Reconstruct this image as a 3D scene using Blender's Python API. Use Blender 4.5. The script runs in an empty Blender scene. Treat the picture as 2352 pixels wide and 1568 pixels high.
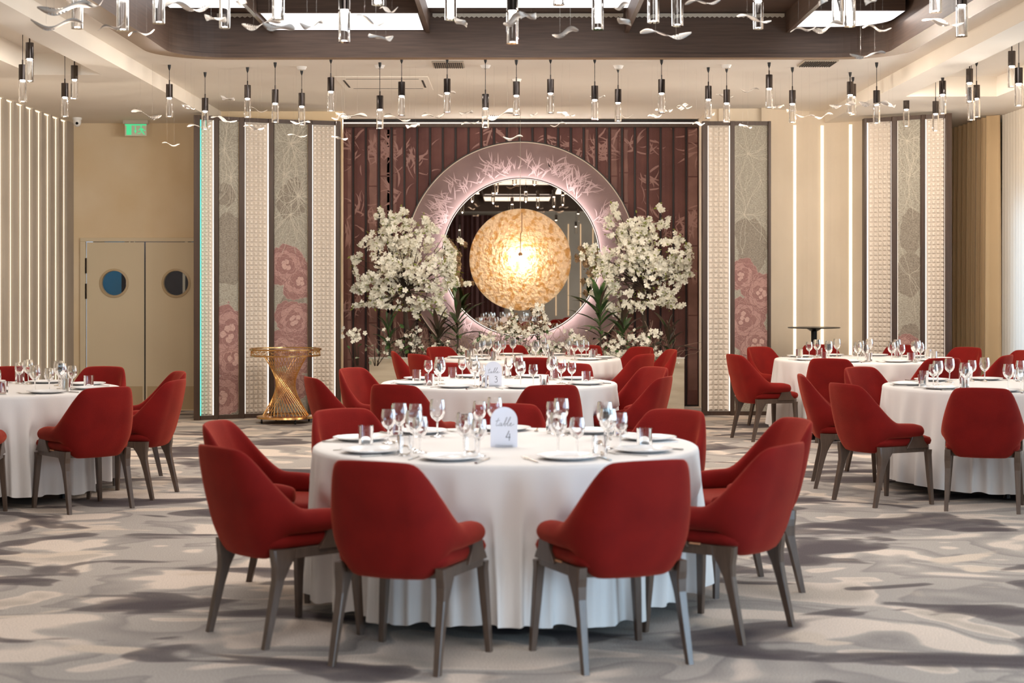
import bpy, bmesh, math, random
from mathutils import Vector, Matrix
from mathutils.geometry import tessellate_polygon

S = bpy.context.scene
COL = S.collection
F, HZ, CX, EYE = 3750.0, 651.0, 1176.0, 1.51

# ---------------------------------------------------------------- camera
cam = bpy.data.objects.new('camera', bpy.data.cameras.new('camera'))
COL.objects.link(cam)
cam.location = (0, 0, EYE)
cam.rotation_euler = (math.pi / 2, 0, 0)
cam.data.sensor_width = 36.0
cam.data.lens = F / 2352.0 * 36.0
cam.data.shift_y = -(784.0 - HZ) / 2352.0
cam.data.clip_end = 200
cam.data.dof.use_dof = True
cam.data.dof.focus_distance = 14.0
cam.data.dof.aperture_fstop = 3.2
S.camera = cam

# ---------------------------------------------------------------- world, exposure
W = bpy.data.worlds.new('world')
S.world = W
W.use_nodes = True
W.node_tree.nodes['Background'].inputs[0].default_value = (0.62, 0.78, 1.0, 1)
W.node_tree.nodes['Background'].inputs[1].default_value = 0.6
S.view_settings.view_transform = 'Standard'
S.view_settings.look = 'None'
S.view_settings.gamma = 1.0
S.view_settings.use_curve_mapping = False
S.view_settings.exposure = 0.42
S.cycles.use_denoising = True
S.cycles.max_bounces = 9
S.cycles.diffuse_bounces = 4
S.cycles.glossy_bounces = 4
S.cycles.transmission_bounces = 9
S.cycles.transparent_max_bounces = 8
S.cycles.sample_clamp_indirect = 6.0
S.cycles.use_adaptive_sampling = True
S.cycles.adaptive_threshold = 0.02


def area(name, loc, rot, sx, sy, power, color, spread=180):
    l = bpy.data.lights.new(name, 'AREA')
    l.shape = 'RECTANGLE'
    l.size, l.size_y = sx, sy
    l.energy = power
    l.color = color
    l.spread = math.radians(spread)
    o = bpy.data.objects.new(name, l)
    o.location = loc
    o.rotation_euler = rot
    COL.objects.link(o)
    return o


def point(name, loc, power, color, r=0.03):
    l = bpy.data.lights.new(name, 'POINT')
    l.energy = power
    l.color = color
    l.shadow_soft_size = r
    o = bpy.data.objects.new(name, l)
    o.location = loc
    COL.objects.link(o)
    return o


HALF = math.pi / 2
# daylight standing in the windows of the right-hand wall
for i, (y0, y1) in enumerate([(14.6, 17.95), (10.2, 13.6), (5.8, 9.2), (1.4, 4.8), (-4.2, -0.2)]):
    area('daylight', (6.25, (y0 + y1) / 2, 1.45), (0, HALF, 0), 2.4, y1 - y0, [42, 90, 110, 270, 400][i], (0.52, 0.77, 1.0))
# the lit stretch panels of the ceiling tray (their light; the panels themselves are built below)
for (x, y, sx, sy, p) in [(0.13, 12.9, 1.7, 1.6, 62), (-1.45, 13.0, 1.3, 1.2, 40), (2.9, 13.0, 0.7, 1.2, 24),
                          (-1.45, 9.0, 1.3, 2.6, 75), (1.7, 9.0, 1.3, 2.6, 75), (0.13, 5.0, 1.7, 2.6, 85),
                          (-1.45, 1.2, 1.3, 2.6, 110), (1.7, 1.2, 1.3, 2.6, 110), (0.13, -2.4, 1.7, 2.0, 70)]:
    area('tray_light', (x, y, 3.70), (0, 0, 0), sx, sy, p * .36, (1.0, 0.93, 0.86))
# warm recessed cove light over the feature wall
area('cove_light', (0.13, 20.08, 3.50), (0, 0, 0), 4.4, 0.08, 7, (1.0, 0.86, 0.72))

# ================================================================ helpers
M = {}


def P(px, py, Y):
    """pixel of the photograph at depth Y -> world point"""
    return Vector(((px - CX) * Y / F, Y, EYE + (HZ - py) * Y / F))


def srgb(r, g, b):
    f = lambda c: (c / 255 / 12.92) if c / 255 <= 0.04045 else ((c / 255 + 0.055) / 1.055) ** 2.4
    return (f(r), f(g), f(b), 1)


def mat(name, color, rough=0.6, metal=0.0, var=None, vscale=8.0, bump=0.0, bscale=60.0, emit=None, es=0.0,
        trans=0.0, sheen=0.0, sheen_tint=None, spec=None, stretch=None, coat=0.0, detail=4.0):
    m = bpy.data.materials.new(name)
    m.use_nodes = True
    nt = m.node_tree
    b = nt.nodes['Principled BSDF']
    b.inputs['Base Color'].default_value = color
    b.inputs['Roughness'].default_value = rough
    b.inputs['Metallic'].default_value = metal
    if spec is not None:
        b.inputs['Specular IOR Level'].default_value = spec
    if coat:
        b.inputs['Coat Weight'].default_value = coat
    if trans:
        b.inputs['Transmission Weight'].default_value = trans
        b.inputs['IOR'].default_value = 1.45
    if sheen:
        b.inputs['Sheen Weight'].default_value = sheen
        b.inputs['Sheen Roughness'].default_value = 0.4
        if sheen_tint:
            b.inputs['Sheen Tint'].default_value = sheen_tint
    if emit:
        b.inputs['Emission Color'].default_value = emit
        b.inputs['Emission Strength'].default_value = es
    tc = None
    if var is not None or bump:
        tc = nt.nodes.new('ShaderNodeTexCoord')
        mp = nt.nodes.new('ShaderNodeMapping')
        nt.links.new(tc.outputs['Object'], mp.inputs[0])
        if stretch:
            mp.inputs['Scale'].default_value = stretch
    if var is not None:
        n = nt.nodes.new('ShaderNodeTexNoise')
        n.inputs['Scale'].default_value = vscale
        n.inputs['Detail'].default_value = detail
        nt.links.new(mp.outputs[0], n.inputs['Vector'])
        r = nt.nodes.new('ShaderNodeValToRGB')
        r.color_ramp.elements[0].position = 0.32
        r.color_ramp.elements[1].position = 0.68
        r.color_ramp.elements[0].color = color
        r.color_ramp.elements[1].color = var
        nt.links.new(n.outputs['Fac'], r.inputs[0])
        nt.links.new(r.outputs[0], b.inputs['Base Color'])
    if bump:
        n2 = nt.nodes.new('ShaderNodeTexNoise')
        n2.inputs['Scale'].default_value = bscale
        n2.inputs['Detail'].default_value = 3
        nt.links.new(mp.outputs[0], n2.inputs['Vector'])
        bp = nt.nodes.new('ShaderNodeBump')
        bp.inputs['Strength'].default_value = bump
        bp.inputs['Distance'].default_value = 0.01
        nt.links.new(n2.outputs['Fac'], bp.inputs['Height'])
        nt.links.new(bp.outputs[0], b.inputs['Normal'])
    M[name] = m
    return m


def emis(name, color, strength):
    m = bpy.data.materials.new(name)
    m.use_nodes = True
    nt = m.node_tree
    nt.nodes.clear()
    e = nt.nodes.new('ShaderNodeEmission')
    e.inputs[0].default_value = color
    e.inputs[1].default_value = strength
    o = nt.nodes.new('ShaderNodeOutputMaterial')
    nt.links.new(e.outputs[0], o.inputs[0])
    M[name] = m
    return m


mat('plaster', srgb(212, 196, 174), 0.75, var=srgb(222, 206, 184), vscale=1.3, bump=0.05, bscale=25)
mat('plaster_warm', srgb(222, 196, 156), 0.75, var=srgb(230, 208, 174), vscale=1.6, bump=0.05, bscale=25)
mat('plaster_grey', srgb(164, 152, 138), 0.75, var=srgb(176, 164, 150), vscale=1.4, bump=0.06, bscale=30)
mat('ceiling_paint', srgb(232, 222, 208), 0.8, var=srgb(238, 229, 216), vscale=0.9, bump=0.03, bscale=12)
mat('door_paint', srgb(216, 198, 166), 0.5, bump=0.02, bscale=90)
mat('door_kick', srgb(188, 164, 128), 0.4)
mat('tray_wood', srgb(94, 72, 58), 0.5, var=srgb(76, 57, 46), vscale=3.0, bump=0.05, bscale=40, stretch=(1, 1, 22))
mat('tray_soffit', srgb(140, 112, 84), 0.5)
mat('screen_wood', srgb(70, 50, 38), 0.45, var=srgb(58, 41, 31), vscale=6, stretch=(8, 8, 0.6))
mat('dark_frame', srgb(38, 26, 26), 0.5)
mat('slat_fabric', srgb(104, 68, 64), 0.85, var=srgb(84, 52, 50), vscale=3.0, bump=0.4, bscale=160)
mat('ring_fabric', srgb(122, 100, 98), 0.8, var=srgb(108, 87, 85), vscale=3.0, bump=0.3, bscale=160)
mat('leaf_ink', srgb(146, 112, 106), 0.7)
mat('stalk_ink', srgb(126, 92, 84), 0.7, var=srgb(108, 76, 70), vscale=6)
mat('leaf_ink_light', srgb(176, 150, 150), 0.7)
mat('red_velvet', (0.205, 0.008, 0.006, 1), 0.85, var=(0.16, 0.006, 0.005, 1), vscale=7, bump=0.25, bscale=260,
    sheen=0.5, sheen_tint=(1.0, 0.22, 0.12, 1), spec=0.15)
mat('leg_wood', srgb(92, 74, 62), 0.33, var=srgb(78, 62, 52), vscale=10, stretch=(6, 6, 1), spec=0.6)
mat('tag', srgb(206, 150, 110), 0.6)
mat('linen', srgb(228, 223, 220), 0.85, bump=0.08, bscale=220, sheen=0.1)
mat('porcelain', srgb(244, 243, 244), 0.12, spec=0.6)
mat('glass', (1, 1, 1, 1), 0.0, trans=1.0)
mat('steel', srgb(190, 188, 184), 0.2, 1.0)
mat('chrome', srgb(92, 86, 84), 0.12, 1.0)
mat('black_cord', srgb(24, 22, 22), 0.5)
mat('black_metal', srgb(26, 25, 26), 0.35, 0.6)
mat('gold', srgb(226, 176, 112), 0.22, 1.0)
mat('mirror', (0.52, 0.42, 0.34, 1), 0.0, 1.0)
mat('white_paper', srgb(204, 195, 186), 0.55)
mat('card_white', srgb(232, 234, 246), 0.4)
mat('ink', srgb(40, 42, 60), 0.6)
mat('stud_white', srgb(214, 202, 188), 0.6)
mat('grey_fabric', srgb(134, 126, 112), 0.8, var=srgb(186, 180, 166), vscale=55, bump=0.5, bscale=150, stretch=(1, 1, 3), detail=6)
mat('pink_print', srgb(190, 152, 144), 0.8, var=srgb(160, 122, 114), vscale=60, stretch=(1, 1, 2.4), bump=0.4, bscale=150)
mat('rose_print', srgb(164, 122, 116), 0.8, var=srgb(134, 98, 94), vscale=60, stretch=(1, 1, 2.4), bump=0.4, bscale=150)
mat('blush_print', srgb(206, 172, 162), 0.8, var=srgb(176, 140, 130), vscale=60, stretch=(1, 1, 2.4), bump=0.4, bscale=150)
mat('taupe_print', srgb(112, 102, 91), 0.8, var=srgb(162, 153, 139), vscale=60, stretch=(1, 1, 2.4), bump=0.4, bscale=150)
mat('line_print', srgb(206, 198, 182), 0.8)
mat('line_dark', srgb(112, 74, 74), 0.8)
mat('drape', srgb(204, 174, 134), 0.8, bump=0.1, bscale=200, sheen=0.2)
mat('planter_stone', srgb(206, 194, 172), 0.5, var=srgb(190, 176, 152), vscale=3, stretch=(1, 1, 6))
mat('petal', srgb(240, 236, 220), 0.6, sheen=0.1)
mat('stamen', srgb(190, 186, 110), 0.7)
mat('leaf_green', srgb(74, 108, 50), 0.45, var=srgb(48, 74, 42), vscale=12)
mat('leaf_dark', srgb(60, 64, 46), 0.45, var=srgb(74, 54, 44), vscale=10)
mat('leaf_lime', srgb(132, 140, 60), 0.5)
mat('sage', srgb(150, 160, 136), 0.7)
mat('bark', srgb(66, 52, 40), 0.85, bump=0.5, bscale=60)
mat('dry_twig', srgb(170, 146, 128), 0.8)
mat('plastic_white', srgb(232, 228, 222), 0.4)
mat('vent_grey', srgb(186, 174, 156), 0.5)
mat('vent_dark', srgb(60, 54, 48), 0.7)
mat('blue_board', srgb(40, 120, 160), 0.5)
mat('navy_board', srgb(26, 24, 40), 0.5)
mat('sign_green', srgb(60, 190, 130), 0.5, emit=srgb(80, 220, 150), es=0.5)
mat('sign_plate', srgb(214, 216, 190), 0.3)
mat('resin', srgb(246, 226, 190), 0.4, var=srgb(206, 160, 96), vscale=15, bump=1.0, bscale=26, detail=10)
mat('lamp_ball', srgb(150, 104, 66), 0.4)
mat('wax', srgb(240, 236, 226), 0.5)
emis('panel_glow', (1.0, 0.98, 1.0, 1), 1.15)
emis('led_warm', (1.0, 0.82, 0.58, 1), 1.3)
emis('led_white', (1.0, 0.86, 0.74, 1), 1.5)
emis('led_teal', (0.10, 0.85, 0.60, 1), 2.2)
emis('led_ring', (1.0, 0.93, 0.90, 1), 20.0)
emis('led_cove', (1.0, 0.9, 0.78, 1), 1.0)
emis('pendant_glow', (1.0, 0.95, 0.88, 1), 14.0)

# sheer curtain: thin woven cloth, part diffuse part translucent, and partly open weave
m = bpy.data.materials.new('sheer')
m.use_nodes = True
nt = m.node_tree
nt.nodes.clear()
d = nt.nodes.new('ShaderNodeBsdfDiffuse'); d.inputs[0].default_value = srgb(236, 226, 212)
t = nt.nodes.new('ShaderNodeBsdfTranslucent'); t.inputs[0].default_value = srgb(240, 236, 230)
tr = nt.nodes.new('ShaderNodeBsdfTransparent')
mx = nt.nodes.new('ShaderNodeMixShader'); mx.inputs[0].default_value = 0.45
mx2 = nt.nodes.new('ShaderNodeMixShader'); mx2.inputs[0].default_value = 0.16
o = nt.nodes.new('ShaderNodeOutputMaterial')
nt.links.new(d.outputs[0], mx.inputs[1]); nt.links.new(t.outputs[0], mx.inputs[2])
nt.links.new(mx.outputs[0], mx2.inputs[1]); nt.links.new(tr.outputs[0], mx2.inputs[2])
nt.links.new(mx2.outputs[0], o.inputs[0])
M['sheer'] = m

# resin disc: translucent as well
nt = M['resin'].node_tree
for n_ in nt.nodes:
    if n_.type == 'VALTORGB':
        n_.color_ramp.elements[0].position, n_.color_ramp.elements[1].position = .50, .60
    if n_.type == 'BUMP':
        n_.inputs['Distance'].default_value = .05
b = nt.nodes['Principled BSDF']
o = nt.nodes['Material Output']
t = nt.nodes.new('ShaderNodeBsdfTranslucent'); t.inputs[0].default_value = srgb(236, 196, 140)
mx = nt.nodes.new('ShaderNodeMixShader'); mx.inputs[0].default_value = 0.4
nt.links.new(b.outputs[0], mx.inputs[1]); nt.links.new(t.outputs[0], mx.inputs[2])
nt.links.new(mx.outputs[0], o.inputs[0])

# carpet: woven flat pattern of drifting cloud shapes in cream, grey and charcoal pile
m = bpy.data.materials.new('carpet')
m.use_nodes = True
nt = m.node_tree
b = nt.nodes['Principled BSDF']
b.inputs['Roughness'].default_value = 0.95
b.inputs['Specular IOR Level'].default_value = 0.1
tc = nt.nodes.new('ShaderNodeTexCoord')


def noise(scale, sc, rot, dist, det, off):
    mp = nt.nodes.new('ShaderNodeMapping')
    mp.inputs['Scale'].default_value = sc
    mp.inputs['Rotation'].default_value = (0, 0, rot)
    mp.inputs['Location'].default_value = off
    nt.links.new(tc.outputs['Object'], mp.inputs[0])
    n = nt.nodes.new('ShaderNodeTexNoise')
    n.inputs['Scale'].default_value = scale
    n.inputs['Detail'].default_value = det
    n.inputs['Roughness'].default_value = 0.45
    n.inputs['Distortion'].default_value = dist
    nt.links.new(mp.outputs[0], n.inputs['Vector'])
    return n


def ramp(src, stops, interp='LINEAR'):
    r = nt.nodes.new('ShaderNodeValToRGB')
    r.color_ramp.interpolation = interp
    while len(r.color_ramp.elements) < len(stops):
        r.color_ramp.elements.new(0.5)
    for e, (p, c) in zip(r.color_ramp.elements, stops):
        e.position = p
        e.color = c
    nt.links.new(src, r.inputs[0])
    return r


n1 = noise(1.5, (0.75, 1.0, 1), 0.12, 0.7, 2.2, (3.1, 1.7, 0))
cream, grey, mid, dark = srgb(220, 205, 192), srgb(178, 170, 163), srgb(152, 145, 141), srgb(92, 84, 86)
r1 = ramp(n1.outputs['Fac'], [(0.0, cream), (0.40, cream), (0.425, grey), (0.50, mid), (0.515, grey), (0.60, grey), (0.615, cream), (0.68, srgb(190, 178, 166))])
n2 = noise(1.7, (0.7, 1.1, 1), -0.18, 0.8, 2.4, (9.4, 4.2, 0))
r2 = ramp(n2.outputs['Fac'], [(0.0, (0, 0, 0, 1)), (0.55, (0, 0, 0, 1)), (0.575, (0.75, 0.75, 0.75, 1)), (0.66, (1, 1, 1, 1))])
n3 = noise(1.7, (0.7, 1.1, 1), 0.25, 0.6, 2.4, (1.4, 8.2, 0))
r3 = ramp(n3.outputs['Fac'], [(0.0, (1, 1, 1, 1)), (0.34, (1, 1, 1, 1)), (0.375, (0, 0, 0, 1))])
mixa = nt.nodes.new('ShaderNodeMix'); mixa.data_type = 'RGBA'
nt.links.new(r3.outputs[0], mixa.inputs[0]); nt.links.new(r1.outputs[0], mixa.inputs[6])
mixa.inputs[7].default_value = srgb(214, 198, 182)
mixb = nt.nodes.new('ShaderNodeMix'); mixb.data_type = 'RGBA'
nt.links.new(r2.outputs[0], mixb.inputs[0]); nt.links.new(mixa.outputs[2], mixb.inputs[6])
mixb.inputs[7].default_value = dark
fz = noise(150, (1, 1, 1), 0, 0, 2, (0, 0, 0))
mixc = nt.nodes.new('ShaderNodeMix'); mixc.data_type = 'RGBA'; mixc.blend_type = 'MULTIPLY'
rf = ramp(fz.outputs['Fac'], [(0.3, (0.72, 0.72, 0.72, 1)), (0.7, (1.1, 1.1, 1.1, 1))])
mixc.inputs[0].default_value = 1.0
nt.links.new(mixb.outputs[2], mixc.inputs[6]); nt.links.new(rf.outputs[0], mixc.inputs[7])
nt.links.new(mixc.outputs[2], b.inputs['Base Color'])
bp = nt.nodes.new('ShaderNodeBump'); bp.inputs['Strength'].default_value = 0.4; bp.inputs['Distance'].default_value = 0.01
nt.links.new(fz.outputs['Fac'], bp.inputs['Height']); nt.links.new(bp.outputs[0], b.inputs['Normal'])
M['carpet'] = m


class MB:
    def __init__(s):
        s.v, s.f = [], []

    def add(s, vs, fs):
        n = len(s.v)
        s.v += [tuple(x) for x in vs]
        s.f += [tuple(i + n for i in f) for f in fs]
        return s

    def box(s, x0, x1, y0, y1, z0, z1):
        return s.add([(x0, y0, z0), (x1, y0, z0), (x1, y1, z0), (x0, y1, z0), (x0, y0, z1), (x1, y0, z1), (x1, y1, z1), (x0, y1, z1)],
                     [(0, 3, 2, 1), (4, 5, 6, 7), (0, 1, 5, 4), (1, 2, 6, 5), (2, 3, 7, 6), (3, 0, 4, 7)])

    def rings(s, rings, cap=True, close=True):
        n = len(rings[0])
        vs = [p for r in rings for p in r]
        fs = []
        for i in range(len(rings) - 1):
            for j in range(n if close else n - 1):
                k = (j + 1) % n
                fs.append((i * n + j, i * n + k, (i + 1) * n + k, (i + 1) * n + j))
        if cap:
            fs.append(tuple(reversed(range(n))))
            fs.append(tuple((len(rings) - 1) * n + j for j in range(n)))
        return s.add(vs, fs)

    def lathe(s, prof, n=24, c=(0, 0, 0), cap=False):
        rs = [[(c[0] + r * math.cos(2 * math.pi * j / n), c[1] + r * math.sin(2 * math.pi * j / n), c[2] + z) for j in range(n)] for r, z in prof]
        return s.rings(rs, cap)

    def tube(s, path, rad, n=6, cap=True):
        path = [Vector(p) for p in path]
        if not isinstance(rad, (list, tuple)):
            rad = [rad] * len(path)
        rs = []
        up = Vector((0, 0, 1))
        for i, p in enumerate(path):
            d = (path[min(i + 1, len(path) - 1)] - path[max(i - 1, 0)]).normalized()
            a = d.cross(up if abs(d.z) < 0.9 else Vector((1, 0, 0))).normalized()
            b = d.cross(a).normalized()
            rs.append([tuple(p + (a * math.cos(2 * math.pi * j / n) + b * math.sin(2 * math.pi * j / n)) * rad[i]) for j in range(n)])
        return s.rings(rs, cap)

    def xf(s, mtx):
        s.v = [tuple(mtx @ Vector(v)) for v in s.v]
        return s

    def mesh(s, name, m, smooth=False):
        me = bpy.data.meshes.new(name)
        me.from_pydata(s.v, [], s.f)
        me.materials.append(M[m])
        me.update()
        if smooth:
            me.polygons.foreach_set('use_smooth', [True] * len(me.polygons))
            if m not in ('red_velvet', 'linen', 'sheer', 'drape', 'bark', 'white_paper'):
                bm = bmesh.new()
                bm.from_mesh(me)
                for e in bm.edges:
                    if len(e.link_faces) == 2 and e.calc_face_angle(0) > .75:
                        e.smooth = False
                bm.to_mesh(me)
                bm.free()
        return me

    def build(s, name, m, parent=None, smooth=False, loc=None, bevel=0.0, subsurf=0):
        me = s.mesh(name, m, smooth)
        o = put(name, me, parent, loc)
        if bevel:
            b = o.modifiers.new('bevel', 'BEVEL')
            b.width = bevel
            b.segments = 2
            b.limit_method = 'ANGLE'
        if subsurf:
            b = o.modifiers.new('subsurf', 'SUBSURF')
            b.levels = b.render_levels = subsurf
        return o


def put(name, me, parent=None, loc=None, rot=None):
    o = bpy.data.objects.new(name, me)
    COL.objects.link(o)
    if parent is not None:
        o.parent = parent
    if loc is not None:
        o.location = loc
    if rot is not None:
        o.rotation_euler = rot
    return o


def tag(o, label=None, cat=None, group=None, kind=None):
    if label:
        o['label'] = label
    if cat:
        o['category'] = cat
    if group:
        o['group'] = group
    if kind:
        o['kind'] = kind
    return o


def empty(name, loc, rz=0.0, label=None, cat=None, group=None, kind=None):
    o = bpy.data.objects.new(name, None)
    o.empty_display_size = 0.1
    COL.objects.link(o)
    o.location = loc
    o.rotation_euler = (0, 0, rz)
    return tag(o, label, cat, group, kind)


def dup(root, loc, rz=0.0, label=None, group=None):
    kids = {}
    for ch in root.children:
        kids[ch] = list(ch.children)
    r = root.copy()
    COL.objects.link(r)
    r.location = loc
    r.rotation_euler = (0, 0, rz)
    if label:
        r['label'] = label
    if group:
        r['group'] = group
    for ch, gs in kids.items():
        c = ch.copy()
        COL.objects.link(c)
        c.parent = r
        for g in gs:
            d = g.copy()
            COL.objects.link(d)
            d.parent = c
    return r


def clip(poly, x0, x1, z0, z1):
    """clip a 2d polygon to a rectangle"""
    for ax, lim, sg in ((0, x0, 1), (0, x1, -1), (1, z0, 1), (1, z1, -1)):
        out = []
        for i in range(len(poly)):
            a, b = poly[i], poly[(i + 1) % len(poly)]
            ia, ib = (a[ax] - lim) * sg >= 0, (b[ax] - lim) * sg >= 0
            if ia:
                out.append(a)
            if ia != ib:
                t = (lim - a[ax]) / (b[ax] - a[ax])
                out.append((a[0] + t * (b[0] - a[0]), a[1] + t * (b[1] - a[1])))
        poly = out
        if len(poly) < 3:
            return None
    return poly


ORD = ['first', 'second', 'third', 'fourth', 'fifth', 'sixth', 'seventh', 'eighth', 'ninth', 'tenth', 'eleventh', 'twelfth', 'thirteenth',
       'fourteenth', 'fifteenth', 'sixteenth', 'seventeenth', 'eighteenth', 'nineteenth', 'twentieth']
for a in ('twenty', 'thirty', 'forty', 'fifty', 'sixty'):
    if a != 'twenty':
        ORD.append(a[:-1] + 'ieth')
    ORD += [a + '-' + b for b in ORD[:9]]
R_ = random.Random(7)

# ================================================================ room shell
XL, XR, YB, YF = -5.17, 5.75, 20.25, -6.5
f = MB().add([(XL - .2, YF, 0), (XR + .2, YF, 0), (XR + .2, YB + .2, 0), (XL - .2, YB + .2, 0)], [(0, 1, 2, 3)]).build('floor', 'carpet')
tag(f, kind='structure')
CH, CL, CS = 3.54, 3.40, 3.60      # raised middle, low soffit, slots
TX0, TX1, TY0, TY1 = -3.14, 3.43, -5.2, 14.52


def rloop(x0, x1, y0, y1, r, n=8):
    out = []
    for cx, cy, a0 in ((x1 - r, y1 - r, 0), (x0 + r, y1 - r, 90), (x0 + r, y0 + r, 180), (x1 - r, y0 + r, 270)):
        for k in range(n + 1):
            a = math.radians(a0 + 90 * k / n)
            out.append((cx + r * math.cos(a), cy + r * math.sin(a)))
    return out


def flat_with_holes(outer, holes, z, flip=False):
    loops = [[Vector((x, y, 0)) for x, y in outer]] + [[Vector((x, y, 0)) for x, y in h] for h in holes]
    tris = tessellate_polygon(loops)
    vs = [(p.x, p.y, z) for l in loops for p in l]
    return MB().add(vs, [tuple(t) for t in tris])


hole = rloop(TX0 + .05, TX1 - .05, TY0 + .05, TY1 - .05, .55)
ceil = empty('ceiling', (0, 0, 0), kind='structure')
flat_with_holes([(-3.43, YF), (3.68, YF), (3.68, YB + .2), (-3.43, YB + .2)], [hole], CH).build('ceiling_panel', 'ceiling_paint', ceil)
mb = MB()
mb.box(-5.4, -4.33, YF, YB + .2, CL, CL + .3)
mb.box(-4.33, -3.72, 14.8, YB + .2, CL, CL + .3)
mb.box(4.9, 5.95, YF, YB + .2, CL, CL + .3)
mb.box(3.98, 4.9, 16.5, YB + .2, CL, CL + .3)
mb.build('ceiling_soffit', 'ceiling_paint', ceil)
mb = MB()
mb.box(-4.33, -3.72, YF, 14.8, CS, CS + .1)
mb.box(3.98, 4.9, YF, 16.5, CS, CS + .1)
mb.build('ceiling_slot', 'ceiling_paint', ceil)
for x0, x1 in ((-3.72, -3.43), (3.68, 3.98)):
    MB().box(x0, x1, YF, YB + .2, CL, CL + .3).build('ceiling_beam', 'ceiling_paint', ceil)
# roof over everything so no light leaks in
MB().box(-5.6, 6.1, YF - .2, YB + .4, 4.05, 4.1).build('ceiling_slab', 'dark_frame', ceil)

# --- dark wood tray
tray = empty('ceiling_tray', (0, 0, 0), kind='structure')
out_l = rloop(TX0, TX1, TY0, TY1, .6, 12)
in_l = rloop(TX0 + .19, TX1 - .19, TY0 + .19, TY1 - .14, .45, 12)
n = len(out_l)
ZT, ZB = 3.90, 3.50
MB().rings([[(x, y, CH + .02) for x, y in out_l], [(x, y, ZB) for x, y in out_l], [(x, y, ZB) for x, y in in_l]], cap=False).build('tray_soffit', 'tray_soffit', tray)
MB().rings([[(x, y, ZB) for x, y in in_l], [(x, y, ZB + .035) for x, y in in_l]], cap=False).build('tray_lip', 'tray_wood', tray)
ins = rloop(TX0 + .17, TX1 - .17, TY0 + .17, TY1 - .12, .46, 12)
MB().rings([[(x, y, ZB + .035) for x, y in in_l], [(x, y, ZB + .035) for x, y in ins], [(x, y, ZT) for x, y in ins]], cap=False).build('tray_fascia', 'tray_wood', tray)
MB().box(TX0, TX1, TY0, TY1, ZT, ZT + .05).build('tray_top', 'tray_wood', tray)
YI = TY1 - .12
FX = [-2.12, -.74, 1.01, 2.43]
for x in FX:
    MB().box(x - .018, x + .018, TY0 + .2, YI - .02, 3.717, ZT).build('fin', 'tray_wood', tray)
for y in (11.6, 10.4, 7.6, 6.4, 3.6, 2.6, -.3, -1.2):
    MB().box(TX0 + .2, TX1 - .2, y - .02, y + .02, 3.76, ZT).build('cross_board', 'tray_wood', tray)
# lit stretch panels
for x0, x1, y0, y1 in [(-2.93, -2.14, 11.7, 13.98), (-.72, .99, 11.7, 13.98), (-2.1, -.76, 7.7, 10.3), (1.03, 2.4, 7.7, 10.3), (-.72, .99, 3.7, 6.3),
                       (-2.1, -.76, -.2, 2.5), (1.03, 2.4, -.2, 2.5), (-.72, .99, -3.6, -1.3)]:
    MB().box(x0, x1, y0, y1, ZT - .03, ZT - .01).build('light_panel', 'panel_glow', tray)
# two dropped light boxes at the far end
MB().box(-2.10, -.76, 13.47, YI - .01, 3.745, ZT).build('light_box', 'tray_wood', tray)
MB().add([(-2.08, 13.5, 3.743), (-.78, 13.5, 3.743), (-.78, YI - .02, 3.743), (-2.08, YI - .02, 3.743)], [(0, 1, 2, 3)]).build('light_panel', 'panel_glow', tray)
MB().box(2.45, 3.22, 13.36, 14.1, 3.745, ZT).build('light_box', 'tray_wood', tray)
cor = [(2.46, 13.38), (3.22, 13.38)] + [(3.22 - .42 + .42 * math.cos(math.radians(a)), 13.78 + .42 * math.sin(math.radians(a))) for a in range(0, 91, 10)] + [(2.46, 14.2)]
MB().add([(x, y, 3.742) for x, y in cor], [tuple(range(len(cor)))]).build('light_panel', 'panel_glow', tray)
# scalloped edge strip at the head of the fascia
mb = MB()
for x0, x1 in ((-2.6, -2.15), (-.7, .98), (1.04, 2.4)):
    k = int((x1 - x0) / .042)
    for i in range(k):
        a = x0 + (x1 - x0) * i / k
        w = (x1 - x0) / k
        mb.add([(a, YI - .02, 3.888), (a + w, YI - .02, 3.888), (a + w, YI - .02, 3.862), (a + w * .5, YI - .02, 3.850), (a, YI - .02, 3.862)], [(0, 1, 2, 3, 4)])
tag(mb.build('scallop_edge', 'line_print', tray), kind='stuff')

# ceiling fittings
def cz(px, py, z):
    Y = (z - EYE) * F / (HZ - py)
    return ((px - CX) * Y / F, Y)


for px, py, wpx, lab in ((1030, 147, 72, 'slatted air grille in the ceiling over the round mirror'), (1878, 144, 78, 'slatted air grille in the ceiling above the right-hand screens')):
    x, y = cz(px, py, CH)
    w = wpx * y / F
    g = empty('ceiling_vent', (x, y, CH), 0, lab, 'vent')
    MB().box(-w / 2, w / 2, -.2, .2, -.012, -.002).build('frame', 'vent_grey', g)
    for k in range(14):
        a = -w / 2 + .02 + (w - .04) * k / 13
        MB().box(a - .004, a + .004, -.17, .17, -.02, -.012).build('slat', 'vent_dark', g)
x, y = cz(885, 190, CH)
g = empty('ceiling_cassette', (x, y, CH), 0, 'flush square air-conditioning cassette in the ceiling left of the mirror', 'air conditioner')
MB().box(-.46, .46, -.55, .55, -.012, -.002).build('cover', 'ceiling_paint', g, bevel=.004)
for a, b_, c_, d_ in ((-.36, .36, .38, .40), (-.36, .36, -.40, -.38), (-.40, -.38, -.3, .3), (.38, .40, -.3, .3)):
    MB().box(a, b_, c_, d_, -.014, -.012).build('slot', 'vent_dark', g)
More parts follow.
